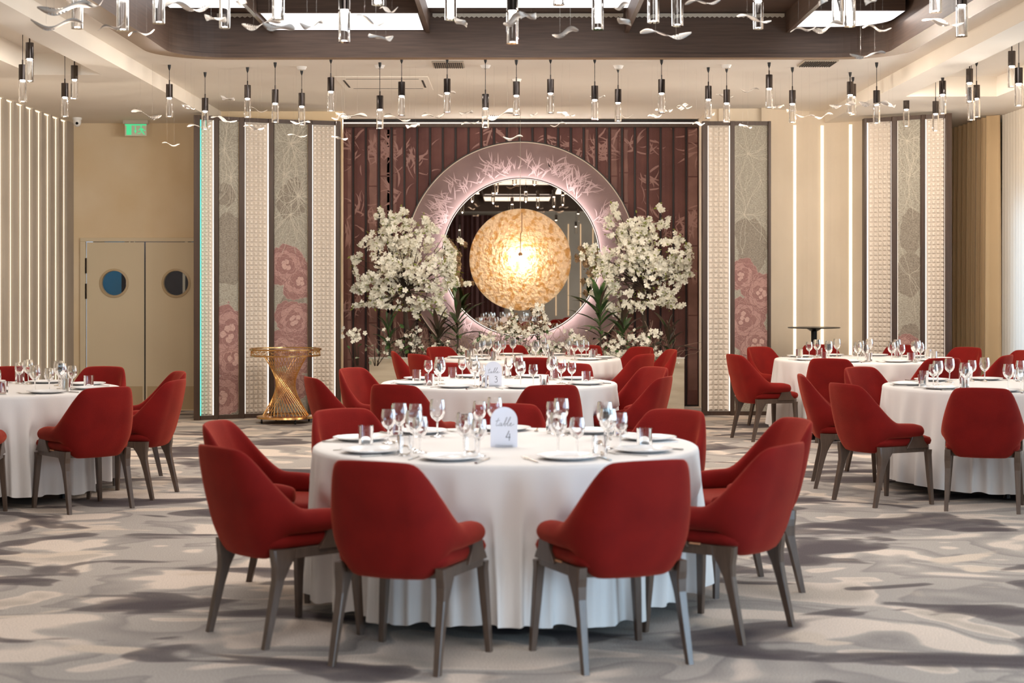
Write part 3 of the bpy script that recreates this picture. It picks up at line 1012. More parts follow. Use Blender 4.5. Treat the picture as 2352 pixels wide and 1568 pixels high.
def chair_shell():
    """wrap-round back and arms as one upholstered shell; +Y is the front"""
    # half path: from back centre (s=0) to the arm tip
    path = []
    hw, yb, rc = .262, -.262, .15
    N = 17
    straight_b = hw - rc
    side = .255
    Ltot = straight_b + rc * math.pi / 2 + side
    for i in range(N):
        s = Ltot * i / (N - 1)
        if s < straight_b:
            p, nrm = (s, yb - .012 * (1 - (s / straight_b) ** 2) - 0), (0, 1)
        elif s < straight_b + rc * math.pi / 2:
            a = (s - straight_b) / rc
            p = (straight_b + rc * math.sin(a), yb + rc * (1 - math.cos(a)))
            nrm = (-math.sin(a), math.cos(a))
        else:
            q = s - straight_b - rc * math.pi / 2
            p, nrm = (hw + .006 * math.sin(q / side * 3), yb + rc + q), (-1, 0)
        path.append((s / Ltot, p, nrm))
    K = 9     # rows
    rings = []
    full = [(-th, (-p[0], p[1]), (-n[0], n[1])) for th, p, n in path[::-1][:-1]] + path
    for th, p, nrm in full:
        a = abs(th)
        # top edge: high back, long sweep down, level arm
        if a < .35:
            top = .834 - .008 * (a / .35) ** 2
        elif a < .68:
            t = (a - .35) / .33
            lin = .826 - .262 * t
            top = lin * .5 + (.826 - .262 * sm(t)) * .5
        else:
            top = .564 - .008 * (a - .68) / .32
        bot = .355 if a < .40 else (.355 + .105 * sm((a - .40) / .13) if a < .53 else .462)
        if a > .9:     # rounded tip of the arm
            e = (a - .9) / .1
            top -= .010 * e * e
        outer, inner = [], []
        for k in range(K):
            v = k / (K - 1)
            z = bot + (top - bot) * v
            # plan narrows towards the top and towards the bottom of the shell
            up = max(0.0, (z - .52) / .31)
            dn = max(0.0, (.50 - z) / .145)
            sx = 1 - .10 * up - .17 * dn ** 1.5 * (1 - .5 * sm((a - .35) / .3))
            dy = -.092 * up + .035 * dn
            T = .062 - .020 * up + .010 * sm((a - .5) / .3)
            edge = math.sin(math.pi * min(1, max(0, (v * .94 + .03)))) ** .35
            bulge = .008 * math.sin(math.pi * v)
            x, y = p[0] * sx, p[1] + dy * (1 if a < .5 else max(0, 1 - (a - .5) * 2.2))
            ox, oy = x - nrm[0] * bulge, y - nrm[1] * bulge
            Tm = T * edge
            cx_, cy_ = x + nrm[0] * T / 2, y + nrm[1] * T / 2
            outer.append((cx_ - nrm[0] * Tm / 2 - nrm[0] * bulge, cy_ - nrm[1] * Tm / 2 - nrm[1] * bulge, z))
            inner.append((cx_ + nrm[0] * Tm / 2, cy_ + nrm[1] * Tm / 2, z))
        rings.append(outer + inner[::-1])
    # close the two arm tips roundly
    def shrink(r, k, dy):
        c = Vector((0, 0, 0))
        for q in r:
            c += Vector(q)
        c /= len(r)
        return [tuple(c + (Vector(q) - c) * k + Vector((0, dy, 0))) for q in r]
    a0, b0 = rings[0], rings[-1]
    rings = [shrink(a0, .50, .030), shrink(a0, .90, .018)] + rings + [shrink(b0, .90, .018), shrink(b0, .50, .030)]
    return MB().rings(rings, cap=True)


def superell(hx, y0, y1, r, n=6):
    return rloop(-hx, hx, y0, y1, r, n)


def make_chair(label, group):
    t = empty('armchair', (0, 0, 0), 0, label, 'chair', group)
    o = chair_shell().build('backrest', 'red_velvet', t, True, subsurf=1)
    # seat cushion
    rs = []
    for z, g in ((.405, .0), (.412, .012), (.435, .018), (.455, .012), (.466, -.012), (.470, -.06)):
        rs.append([(x, y, z) for x, y in superell(.222 + g, -.20, .262 + g, .07)])
    mb = MB().rings(rs)
    mb.build('seat', 'red_velvet', t, True)
    # wooden rail
    out = superell(.240, -.17, .268, .09)
    inn = superell(.205, -.14, .235, .07)
    mb = MB().rings([[(x, y, .362) for x, y in out], [(x, y, .405) for x, y in out], [(x, y, .405) for x, y in inn], [(x, y, .362) for x, y in inn], [(x, y, .362) for x, y in out]], cap=False)
    mb.build('seat_frame', 'leg_wood', t, bevel=.003)
    for sx in (-1, 1):
        # bracket that rises from the rail and carries the arm
        prof = [(-.035, .39), (.150, .39), (.135, .415), (.112, .440), (.104, .475), (.012, .475), (.004, .45), (-.012, .425)]
        prof = [(a + .06, b) for a, b in prof]
        rr = []
        for x in (.226, .252):
            rr.append([(sx * x, a, b) for a, b in prof])
        MB().rings(rr).build('arm_bracket', 'leg_wood', t, bevel=.003)
        # rear leg: broad where it leaves the rail, slim and splayed below
        rg = []
        for z, x, y, wx, wy in ((.405, .222, -.135, .020, .056), (.362, .222, -.138, .022, .050), (.33, .222, -.147, .022, .036), (.28, .222, -.160, .019, .024), (.20, .224, -.180, .017, .019), (0, .230, -.226, .013, .014)):
            rg.append([(sx * x + a * wx, y + b * wy, z) for a, b in ((-.8, -1), (.8, -1), (1, -.8), (1, .8), (.8, 1), (-.8, 1), (-1, .8), (-1, -.8))])
        MB().rings(rg).build('leg', 'leg_wood', t, True)
        rg = []
        for z, x, y, wx, wy in ((.375, .222, .226, .021, .022), (.34, .223, .226, .019, .020), (.20, .232, .231, .017, .017), (0, .246, .240, .0125, .0125)):
            rg.append([(sx * x + a * wx, y + b * wy, z) for a, b in ((-.8, -1), (.8, -1), (1, -.8), (1, .8), (.8, 1), (-.8, 1), (-1, .8), (-1, -.8))])
        MB().rings(rg).build('leg', 'leg_wood', t, True)
    MB().box(-.246, -.238, -.03, .02, .403, .409).build('paper_tag', 'tag', t)
    for s_ in t.children:
        if s_.name.startswith('leg') and s_.data.polygons:
            for p_ in s_.data.polygons:
                p_.use_smooth = False
    return t


TABLES = {'4': (-.03, 7.70), '3': (-.10, 12.5), 'F': (.20, 16.6), 'L': (-3.74, 11.75), 'R': (3.67, 12.1), 'B': (3.55, 16.4)}
TNAME = {'4': 'the nearest table', '3': 'the middle table', 'F': 'the far table by the flowers',
         'L': 'the left-hand table', 'R': 'the near right-hand table', 'B': 'the far right-hand table'}
BH = .835


def back(px, top):
    s = (top - HZ) / (EYE - BH)
    return ((px - CX) / s, F / s)


# (table, centre or back-top pixel, facing degrees or None = towards the table, seat words)
CH_ = [
    ('4', (-.413, 6.574), -22.6, 'front left, back to the camera'),
    ('4', (.405, 6.60), 23.3, 'front right, back to the camera'),
    ('4', (-.993, 7.06), -50, 'nearer of the two on its left side'),
    ('4', (.915, 7.14), 54, 'nearer of the two on its right side'),
    ('4', (-1.155, 8.01), -101, 'farther of the two on its left side'),
    ('4', (1.136, 8.14), 107, 'farther of the two on its right side'),
    ('4', (-.74, 8.62), -143, 'at its rear left corner'),
    ('4', (-.03, 8.93), 180, 'straight behind it'),
    ('4', (.70, 8.58), 142, 'at its rear right corner'),
    ('3', back(908, 880), None, 'front left, broad back to the camera'),
    ('3', back(1266, 881), None, 'front right, broad back to the camera'),
    ('3', back(722, 863), None, 'near end of its left side, seen in profile'),
    ('3', back(812, 843), None, 'far end of its left side, showing its inner back'),
    ('3', back(1022, 832), None, 'rear left, behind the glasses'),
    ('3', back(1312, 833), None, 'rear right, behind the glasses'),
    ('3', back(1520, 862), None, 'near end of its right side'),
    ('3', back(1500, 841), None, 'far end of its right side'),
    ('F', back(1224, 819), None, 'front centre, back to the camera'),
    ('F', back(962, 811), None, 'front left, turned to the table'),
    ('F', back(912, 805), None, 'left side, thin profile by the planter'),
    ('F', back(1010, 795), None, 'rear left under the dark leaves'),
    ('F', back(1168, 791), None, 'rear centre below the mirror'),
    ('F', back(1344, 791), None, 'rear right below the right tree'),
    ('F', back(1472, 795), None, 'rear right corner'),
    ('F', back(1538, 801), None, 'right, before the dark slats'),
    ('F', back(1478, 811), None, 'front right, turned to the table'),
    ('L', (-2.876, 10.99), 43, 'front right, back to the camera'),
    ('L', (-3.57, 10.56), 8, 'front, cut by the left edge of the picture'),
    ('L', (-2.69, 11.65), 80, 'near one on its right side'),
    ('L', (-2.86, 12.52), 116, 'far one on its right side'),
    ('L', back(238, 840), None, 'rear right, below the double door'),
    ('L', back(22, 840), None, 'rear, below the light lines'),
    ('R', (2.55, 11.29), -65, 'front left, back to the camera'),
    ('R', (3.17, 10.98), -18, 'front, broad back filling the right corner'),
    ('R', (2.49, 12.22), -98, 'far left, seen in profile'),
    ('R', back(1978, 841), None, 'rear left, showing its inner back'),
    ('B', (2.44, 15.85), -72, 'front left, alone on the open carpet'),
    ('B', back(1745, 795), None, 'rear left, in front of the flower print screen'),
    ('B', back(1907, 821), None, 'front left of centre, back to the camera'),
    ('B', back(2165, 820), None, 'front right, behind the row of wine glasses'),
    ('B', back(1882, 790), None, 'rear, beneath the high cocktail table'),
    ('B', back(2074, 791), None, 'rear, before the grey flower print'),
    ('B', back(2220, 796), None, 'rear right, before the brown drape'),
    ('B', back(2308, 813), None, 'right side, nearer one by the sheer curtain'),
    ('B', back(2345, 803), None, 'right side, farther one by the window'),
]
GR = {k: 'red armchairs round ' + v for k, v in TNAME.items()}
chair0 = None
seats = {k: [] for k in TABLES}
chairs_at = {k: [] for k in TABLES}
for tb, c, face, words_ in CH_:
    tx, ty = TABLES[tb]
    if face is None:
        d = Vector((tx - c[0], ty - c[1]))
        rz = math.atan2(-d.x, d.y)
        d.normalize()
        c = (c[0] + d.x * .29, c[1] + d.y * .29)
    else:
        rz = math.radians(face)
    lab = 'red armchair at %s, %s' % (TNAME[tb], words_)
    if chair0 is None:
        chair0 = make_chair(lab, GR[tb])
        chair0.location = (c[0], c[1], 0)
        chair0.rotation_euler = (0, 0, rz)
    else:
        dup(chair0, (c[0], c[1], 0), rz, lab, GR[tb])
    chairs_at[tb].append((c[0] - tx, c[1] - ty, rz))
    seats[tb].append((math.atan2(c[0] - tx, ty - c[1]), words_.split(',')[0]))     # angle 0 = towards the camera

# ================================================================ tables and cloths
def table_meshes():
    t = empty('round_table', (0, 0, 0))
    MB().lathe([(0, -.02), (.885, -.02), (.89, -.01), (.89, 0), (0, 0)], 48, (0, 0, .742)).build('table_top', 'leg_wood', t)
    for k in range(4):
        a = math.radians(45 + 90 * k)
        x, y = .62 * math.cos(a), .62 * math.sin(a)
        MB().tube([(x * .9, y * .9, .722), (x, y, .03), (x, y, 0)], [.02, .02, .026], 8).build('leg', 'black_metal', t)
    return t


def cloth(seed, rz, seats_=()):
    r = random.Random(seed)
    n = 400
    ks = [(17 + r.randint(0, 2), r.uniform(0, 6.28), .8), (34 + r.randint(0, 3), r.uniform(0, 6.28), 1.0), (26, r.uniform(0, 6.28), .7), (7, r.uniform(0, 6.28), .5)]
    rings = []
    for rr, z in ((.002, .7535), (.5, .7535), (.86, .7535), (.892, .7525), (.902, .745), (.906, .73)):
        rings.append([(rr * math.cos(2 * math.pi * j / n), rr * math.sin(2 * math.pi * j / n), z) for j in range(n)])
    for i in range(1, 15):
        t = i / 14
        row = []
        for j in range(n):
            th = 2 * math.pi * j / n
            w = sum(a * math.sin(k * th + p + .25 * math.sin(3 * t + p)) for k, p, a in ks) / 1.5
            w = math.copysign(abs(w) ** .75, w)
            rad = .906 + .036 * t + .040 * (t ** .8) * w + .006 * t * math.sin(5 * th + seed)
            z = .73 - (.73 - .072) * t + .012 * t * math.sin(4 * th + seed) + .006 * t * w
            x_, y_ = rad * math.cos(th), rad * math.sin(th)
            for (sx_, sy_, rz_) in seats_:      # the cloth gives way to the seats pushed under it
                dx, dy = x_ - sx_, y_ - sy_
                u = abs(dx * math.cos(rz_) + dy * math.sin(rz_))
                v = -dx * math.sin(rz_) + dy * math.cos(rz_)
                lim = .290 + .03 * w
                if v < lim and u < .30:
                    k_ = (lim - v) * sm((.30 - u) / .06) * sm((.58 - z) / .10)
                    x_ -= math.sin(rz_) * k_
                    y_ += math.cos(rz_) * k_
            row.append((x_, y_, z))
        rings.append(row)
    return MB().rings(rings, cap=False)


tab0 = None
CL_WORDS = {'4': 'white floor-length cloth on the nearest round table with sign 4', '3': 'white cloth on the middle round table with sign 3',
            'F': 'white cloth on the far round table in front of the flowers', 'L': 'white cloth on the round table at the left edge',
            'R': 'white cloth on the near right-hand round table', 'B': 'white cloth on the far right-hand round table'}
for k, (tx, ty) in TABLES.items():
    lab = 'round banquet table under a white cloth, ' + TNAME[k]
    if tab0 is None:
        tab0 = table_meshes()
        tag(tab0, lab, 'table', 'round banquet tables')
        tab0.location = (tx, ty, 0)
    else:
        dup(tab0, (tx, ty, 0), .3 * ty, lab)
    o = cloth(sum(map(ord, k)), 0, chairs_at[k]).build('tablecloth', 'linen', None, True, (tx, ty, 0))
    tag(o, CL_WORDS[k], 'tablecloth', 'white round tablecloths')

# ================================================================ table setting
TZ = .7545
wine_prof = [(.031, .170), (.0345, .150), (.0375, .125), (.035, .104), (.026, .086), (.012, .074), (.0045, .068)]
inner = [(.0302, .170), (.0337, .150), (.0367, .125), (.0342, .1045), (.0252, .087), (.010, .0765), (.0003, .0745)]
bowl_me = MB().rings([[(r * math.cos(2 * math.pi * j / 20), r * math.sin(2 * math.pi * j / 20), z) for j in range(20)] for r, z in inner[::-1] + wine_prof + [(.0003, .0675)]], cap=False).mesh('bowl', 'glass', True)
stem_me = MB().lathe([(.0003, .0672), (.0055, .066), (.0045, .055), (.0035, .03), (.004, .012), (.010, .006), (.033, .0025), (.034, 0), (.0003, 0)], 20).mesh('stem', 'glass', True)
tum_me = MB().lathe([(.0003, .006), (.0315, .006), (.0335, .014), (.0345, .088), (.0358, .088), (.035, .02), (.0335, 0), (.0003, 0)], 20).mesh('tumbler_glass', 'glass', True)
plate_me = MB().lathe([(.0005, .006), (.085, .006), (.095, .009), (.134, .018), (.136, .016), (.09, .002), (.075, 0), (.0005, 0)], 40).mesh('plate', 'porcelain', True)
pr_me = MB().lathe([(.086, .0068), (.090, .0085), (.094, .0093)], 40).mesh('well_ring', 'porcelain', True)
mb = MB()
# fork lying flat, handle along -Y
prof = [(-.004, -.10), (.004, -.10), (.003, .0), (.0025, .03), (-.0025, .03), (-.003, 0)]
mb.rings([[(x, y, z) for x, y in prof] for z in (0.001, .004)])
mb.rings([[(x, y, z) for x, y in ((-.003, .03), (.003, .03), (.012, .05), (.012, .06), (-.012, .06), (-.012, .05))] for z in (.002, .0045)])
fork_handle = mb.mesh('handle', 'steel')
tine = MB().rings([[(x, y, z + (y - .06) * .12) for x, y in ((-.0016, .059), (.0016, .059), (.0009, .10), (-.0009, .10))] for z in (.002, .004)]).mesh('tine', 'steel')
knife_h = MB().rings([[(x, y, z) for x, y in ((-.006, -.11), (.006, -.11), (.005, -.01), (-.005, -.01))] for z in (.001, .007)]).mesh('handle', 'steel')
knife_b = MB().rings([[(x, y, z) for x, y in ((-.005, -.012), (.006, -.012), (.010, .05), (.006, .10), (-.005, .115))] for z in (.002, .0035)]).mesh('blade', 'steel')


def proto(name, pieces, cat, group):
    r = empty(name, (0, 0, 0))
    r['category'] = cat
    for nm, me, pos in pieces:
        put(nm, me, r, pos)
    return r


P_w = proto('wine_glass', [('bowl', bowl_me, None), ('stem', stem_me, None)], 'glass', '')
P_f = proto('fork', [('handle', fork_handle, None)] + [('tine', tine, (x, 0, 0)) for x in (-.0095, -.0032, .0032, .0095)], 'fork', '')
P_k = proto('knife', [('handle', knife_h, None), ('blade', knife_b, None)], 'knife', '')
P_p = proto('dinner_plate', [('plate', plate_me, None), ('well_ring', pr_me, None)], 'plate', '')
used = set()


def place(pr, loc, rz, label, group, scale=1.0):
    if pr.name not in used:
        used.add(pr.name)
        pr.location = loc
        pr.rotation_euler = (0, 0, rz)
        pr['label'] = label
        pr['group'] = group
        r = pr
    else:
        r = dup(pr, loc, rz, label, group)
    r.scale = (scale, scale, scale)
    return r


TW = {'4': 'sign-4 table', '3': 'sign-3 table', 'F': 'far flower-side table', 'L': 'left table', 'R': 'near right table', 'B': 'far right table'}
SEATW = {
    '4': ['front left', 'front right', 'near left', 'near right', 'far left', 'far right', 'rear left', 'rear centre', 'rear right'],
    '3': ['front left', 'front right', 'near left', 'far left', 'rear left', 'rear right', 'near right', 'far right'],
    'F': ['front centre', 'front left', 'left', 'rear left', 'rear centre', 'rear right', 'right', 'far right', 'front right'],
    'L': ['front right', 'front', 'near right', 'far right', 'rear right', 'rear'],
    'R': ['front left', 'front', 'left', 'rear left'],
    'B': ['front left', 'rear left', 'front', 'front right', 'rear', 'rear centre', 'rear right', 'right', 'far right'],
}
for tb, ss in seats.items():
    tx, ty = TABLES[tb]
    rr = random.Random(ord(tb))
    ex = []
    if tb == 'R':
        ex = [(math.radians(a), w) for a, w in ((178, 'rear'), (-142, 'rear right'))]
        ex = [(math.radians(175), 'rear')] + [(math.radians(142), 'rear right')]
    lst = [(a, SEATW[tb][i]) for i, (a, _) in enumerate(ss)] + ex
    # keep the places evenly apart round the table
    lst.sort()
    nn = len(lst)
    angs = [a for a, _ in lst]
    for _ in range(30):
        for i in range(nn):
            j = (i + 1) % nn
            gap = (angs[j] - angs[i]) % (2 * math.pi)
            if gap < math.radians(37):
                k = (math.radians(37) - gap) / 2
                angs[i] -= k
                angs[j] += k
    for (a0_, w), a in zip(lst, angs):
        out_ = Vector((math.sin(a), -math.cos(a), 0))     # from table centre to the seat
        fw_, rt = -out_, Vector((-out_.y, out_.x, 0)) * 1.0
        rt = Vector((fw_.y, -fw_.x, 0))
        c = Vector((tx, ty, TZ)) + out_ * .715
        g = 'table settings on the ' + TW[tb]
        rz = math.atan2(-fw_.x, fw_.y)
        j = lambda s_: rr.uniform(-s_, s_)
        place(P_p, c + Vector((j(.01), j(.01), 0)), j(3), 'white dinner plate at the %s seat of the %s' % (w, TW[tb]), 'plates on the ' + TW[tb])
        place(P_w, c + rt * ((.045 if not (tb == '4' and w == 'front left') else -.01) + j(.01)) + fw_ * (.205 + j(.015)), j(3), 'larger wine glass behind the plate at the %s seat, %s' % (w, TW[tb]), 'wine glasses on the ' + TW[tb], 1.08)
        place(P_w, c + rt * ((.125 if not (tb == '4' and w == 'front left') else .065) + j(.01)) + fw_ * (.165 + j(.012)), j(3), 'smaller wine glass beside the larger at the %s seat, %s' % (w, TW[tb]), 'wine glasses on the ' + TW[tb], .95)
        tu = put('tumbler', tum_me, None, c + (rt * (.185 + j(.01)) + fw_ * (.075 + j(.012)) if not (tb == '4' and w == 'front left') else rt * -.02 + fw_ * .29))
        tag(tu, 'straight-sided water tumbler at the %s seat of the %s' % (w, TW[tb]), 'tumbler', 'tumblers on the ' + TW[tb])
        place(P_f, c - rt * .165 + fw_ * j(.01) + Vector((0, 0, 0)), rz + j(.08), 'steel fork left of the plate at the %s seat, %s' % (w, TW[tb]), 'forks on the ' + TW[tb])
        place(P_k, c + rt * .152 - fw_ * (.03 + j(.01)), rz + j(.08), 'steel knife right of the plate at the %s seat, %s' % (w, TW[tb]), 'knives on the ' + TW[tb])


# ---------------------------------------------------------------- table signs
def catmull(pts, n=5):
    out = []
    P_ = [pts[0]] + pts + [pts[-1]]
    for i in range(1, len(P_) - 2):
        a, b_, c_, d_ = [Vector(p) for p in P_[i - 1:i + 3]]
        for k in range(n):
            t = k / n
            out.append(tuple(.5 * ((2 * b_) + (c_ - a) * t + (2 * a - 5 * b_ + 4 * c_ - d_) * t * t + (3 * b_ - a - 3 * c_ + d_) * t ** 3)))
    out.append(tuple(pts[-1]))
    return out


SCRIPT = [[(.12, .88), (.06, .45), (.05, .10), (.12, 0), (.24, .12)], [(-.08, .52), (.10, .57), (.26, .60)],
          [(.42, .26), (.34, .31), (.27, .14), (.31, 0), (.40, .10), (.45, .28), (.44, .06), (.50, .0), (.60, .18)],
          [(.60, .18), (.74, .62), (.76, .92), (.69, .84), (.66, .35), (.68, .03), (.77, .02), (.82, .16), (.77, .28), (.71, .18)],
          [(.82, .20), (.98, .60), (1.02, .95), (.95, .86), (.91, .35), (.95, .0), (1.05, .08)],
          [(1.05, .08), (1.17, .20), (1.19, .31), (1.12, .30), (1.09, .10), (1.15, 0), (1.27, .06), (1.42, .20)]]
DIG = {'4': [[(.42, 1), (.25, .68), (.02, .33)], [(.02, .33), (.3, .33), (.6, .35)], [(.50, .72), (.48, .35), (.45, 0)]],
       '3': [[(.08, .86), (.28, 1.0), (.50, .88), (.48, .66), (.26, .54)], [(.26, .54), (.50, .50), (.60, .30), (.50, .06), (.25, 0), (.04, .12)]]}


def sign(num, x, y, rz, label):
    t = empty('table_sign', (x, y, TZ), rz, label, 'sign', 'arched table number cards')
    w, h = .0625, .185
    prof = [(-w, 0), (w, 0)] + [(w * math.cos(a), h - w + w * math.sin(a)) for a in [math.pi * k / 20 for k in range(21)]]
    MB().rings([[(a, yy, b) for a, b in prof] for yy in (-.0015, .0015)]).build('card', 'card_white', t)
    MB().box(-.04, .04, -.02, -.002, 0, .010).box(-.04, .04, .002, .02, 0, .010).build('foot', 'glass', t)
    mb = MB()
    for st in SCRIPT:
        pts = [(a * .060 + b * .010 - .040, b * .042 + .098) for a, b in catmull(st, 5)]
        for q in stroke(pts, .0016):
            mb.add([(a, -.0018, b) for a, b in q], [(0, 1, 2, 3)])
    mb.build('lettering', 'ink', t)
    mb = MB()
    for st in DIG[num]:
        pts = [(a * .036 + .008, b * .045 + .030) for a, b in catmull(st, 6)]
        for i, q in enumerate(stroke(pts, .0030)):
            mb.add([(a, -.0018, b) for a, b in q], [(0, 1, 2, 3)])
    mb.build('numeral', 'ink', t)
    return t


sign('4', -.037, 7.55, .02, 'white arched card reading table 4 on the nearest table')
sign('3', -.137, 12.0, 0, 'white arched card reading table 3 on the middle table')

# ---------------------------------------------------------------- gold trolley table
gx, gy = (660 - CX) * 17.86 / F, 17.72
g = empty('gold_trolley_table', (gx, gy, 0), 0, 'round gold metal trolley table with crossed-rod hourglass body on castors', 'table')
H = .80


def ringlathe(name, prof, mm='gold', n=48, parent=g):
    return MB().lathe(prof + [prof[0]], n).build(name, mm, parent, True)


ringlathe('top_rim', [(.375, .79), (.388, .79), (.388, .808), (.375, .808)])
ringlathe('lower_rim', [(.365, .725), (.38, .725), (.38, .742), (.365, .742)])
ringlathe('top_tray', [(.0, .735), (.37, .735), (.37, .741), (.0, .741)], 'glass')
MB().lathe([(.0, .795), (.376, .795), (.376, .801), (.0, .801)], 48).build('glass_top', 'glass', g)
for k in range(30):
    a = 2 * math.pi * k / 30
    p = []
    for (r, da, z) in ((.372, -.085, .745), (.372, -.085, .775), (.372, .04, .775), (.372, .04, .757), (.372, .085, .757), (.372, .085, .79)):
        p.append((r * math.cos(a + da), r * math.sin(a + da), z))
    MB().tube(p, .004, 4).build('fret', 'gold', g)
for k in range(36):
    a = 2 * math.pi * k / 36
    b_ = a + math.radians(128) * (1 if True else -1)
    MB().tube([(.235 * math.cos(a), .235 * math.sin(a), .728), (.245 * math.cos(b_), .245 * math.sin(b_), .085)], .0034, 6).build('rod', 'gold', g, True)
ringlathe('rod_ring', [(.225, .722), (.245, .722), (.245, .730), (.225, .730)])
ringlathe('base_ring', [(.225, .085), (.31, .075), (.315, .055), (.225, .055)])
MB().lathe([(0, .07), (.225, .07), (.225, .078), (0, .078)], 40).build('base_plate', 'mirror', g)
for k in range(4):
    a = math.radians(-60 + 90 * k)
    x, y = .275 * math.cos(a), .275 * math.sin(a)
    cst = MB().tube([(x, y, .056), (x, y, .035)], .008, 8).build('castor', 'chrome', g)
    MB().rings([[(x + dx, y + .02 * math.cos(t), .0215 + .0205 * math.sin(t)) for t in [2 * math.pi * i / 16 for i in range(16)]] for dx in (-.008, .008)]).build('wheel', 'black_metal', cst, True)

# ---------------------------------------------------------------- high cocktail table
hx, hy = (1866 - CX) * 18.55 / F, 18.45
c = empty('cocktail_table', (hx, hy, 0), 0, 'high round black glass cocktail table before the cream niche wall', 'table')
HT = EYE - (751 - HZ) * hy / F
MB().lathe([(0, -.012), (.285, -.012), (.296, -.006), (.29, 0), (0, 0)], 48, (0, 0, HT)).build('table_top', 'black_metal', c, True)
MB().lathe([(0, -.045), (.04, -.045), (.09, -.014), (0, -.014)], 24, (0, 0, HT)).build('collar', 'black_metal', c, True)
MB().lathe([(.033, .02), (.033, HT - .04)], 20).build('column', 'black_metal', c, True)
MB().lathe([(0, 0), (.22, 0), (.22, .010), (.05, .022), (0, .022)], 32).build('base', 'black_metal', c, True)

# ---------------------------------------------------------------- exit sign, camera dome
ex, ey = (312 - CX) * 18.9 / F, 18.9
e = empty('exit_sign', (ex, ey, CL), 0, 'green emergency exit sign hanging over the double door', 'sign')
MB().box(-.145, .145, -.035, .035, -.045, 0).build('housing', 'vent_grey', e, bevel=.004)
top = EYE + (HZ - 287) * ey / F - CL
bot = EYE + (HZ - 312) * ey / F - CL
MB().box(-.125, .125, -.003, .003, bot, -.045).build('plate', 'sign_plate', e)
MB().box(-.125, .125, -.006, -.0035, -.062, -.046).build('light_edge', 'sign_green', e)
zz = lambda t: bot + .012 + t * (-.075 - bot)
MB().box(-.108, -.050, -.0045, -.0035, zz(0), zz(1)).build('door_symbol', 'sign_green', e)
mb = MB()
hgt = zz(1) - zz(0)
for pl in ([(-.010, zz(.95)), (.002, zz(.95)), (.002, zz(.45)), (-.010, zz(.45))], [(-.020, zz(.48)), (.012, zz(.48)), (-.004, zz(.1))]):
    mb.add([(a, -.0045, b) for a, b in pl], [tuple(range(len(pl)))])
mb.build('arrow_symbol', 'sign_green', e)
mb = MB()
man = [[(.055, .78), (.085, .70), (.075, .45), (.055, .42), (.05, .6)], [(.06, .46), (.085, .40), (.10, .12), (.112, .05), (.098, .02), (.085, .1), (.07, .34)],
       [(.055, .46), (.068, .40), (.045, .22), (.022, .20), (.024, .10), (.05, .12), (.07, .35)], [(.078, .72), (.10, .52), (.116, .50), (.114, .42), (.095, .43), (.074, .6)],
       [(.057, .76), (.036, .62), (.028, .46), (.036, .42), (.046, .56), (.062, .64)]]
for pl in man:
    mb.add([(a, -.0045, zz(b)) for a, b in pl], [tuple(range(len(pl)))])
mb.add([(.062 + .010 * math.cos(t), -.0046, zz(.90) + .010 * math.sin(t)) for t in [2 * math.pi * i / 12 for i in range(12)]], [tuple(range(12))])
mb.build('running_figure', 'sign_green', e)
cx_, cy_ = (177 - CX) * 18.6 / F, 18.6
k = empty('security_camera', (cx_, cy_, CL), 0, 'small white turret security camera at the left wall corner', 'camera')
MB().lathe([(0, 0), (.052, 0), (.052, -.022), (.046, -.03), (0, -.03)], 24).build('mount', 'plastic_white', k, True)
MB().lathe([(0, -.105), (.02, -.10), (.038, -.082), (.046, -.055), (.044, -.03), (0, -.03)], 24).build('body', 'plastic_white', k, True)
MB().lathe([(0, 0), (.016, 0), (.016, .008), (0, .008)], 16).xf(Matrix.Translation((.012, -.044, -.070)) @ Matrix.Rotation(math.radians(80), 4, 'X')).build('lens', 'black_metal', k)

# ================================================================ pendants
pg_glass = MB().rings([[(r * math.cos(2 * math.pi * j / 16), r * math.sin(2 * math.pi * j / 16), z) for j in range(16)] for r, z in
                       ((.0003, -.172), (.0305, -.172), (.0308, -.01), (.033, -.01), (.033, -.180), (.0003, -.180))], cap=False).mesh('glass_tube', 'glass', True)
pg_body = MB().lathe([(0, 0), (.0315, 0), (.0315, .125), (.006, .127), (.006, .165), (0, .166)], 20).mesh('metal_body', 'chrome')
pg_led = MB().lathe([(0, -.0125), (.018, -.011), (.023, -.002), (0, -.002)], 12).mesh('lamp_face', 'pendant_glow', True)
pg_cord = MB().lathe([(.0028, 0), (.0028, 1)], 6).mesh('cord', 'black_cord')
pg_cap = MB().lathe([(0, 0), (.016, 0), (.012, -.03), (.004, -.05), (0, -.05)], 12).mesh('ceiling_cap', 'black_cord', True)
pend = [  # x, y of the light, glass length in px (0: unknown), class
    (52, 184, 51), (68, 135, 53), (149, 223, 46), (171, 182.5, 47.5), (389, 224.5, 44.5), (471, 255, 43), (568.5, 226, 44), (632, 237, 45), (693, 244, 43.5), (760, 210, 46),
    (872.6, 251, 45), (922.5, 220, 47), (1027, 213, 46), (1115, 248, 46), (1186, 219, 45.5), (1264.5, 214, 47), (1366, 229, 47), (1419.6, 235.5, 44), (1519.6, 214, 45.6), (1627, 228, 44),
    (1669, 236.6, 44), (1766.6, 203, 45), (1820, 238, 44), (1952.6, 217.6, 43), (1959, 222, 42), (2013.5, 239, 45), (2081.7, 251, 40), (2149, 261, 41), (2165, 217, 45), (2227, 190, 47), (2231, 232, 45), (2243, 226, 44),
    (2324, 151.5, 49), (2340, 192, 52),
    (177, -8, 74), (281.7, -4, 75), (364.7, -22, 76), (516, -4, 69), (639, -32, 77), (791, 23, 74), (868, -62, 74), (1035, -26, 72), (1177, 25, 75), (1283, -62, 74), (1373, -5, 73),
    (1501, -22, 74), (1556, -12, 72), (1741.5, 2, 65), (1924, -14, 71), (1952, -11, 72), (2149.5, -47, 76), (2209, 12, 72)]
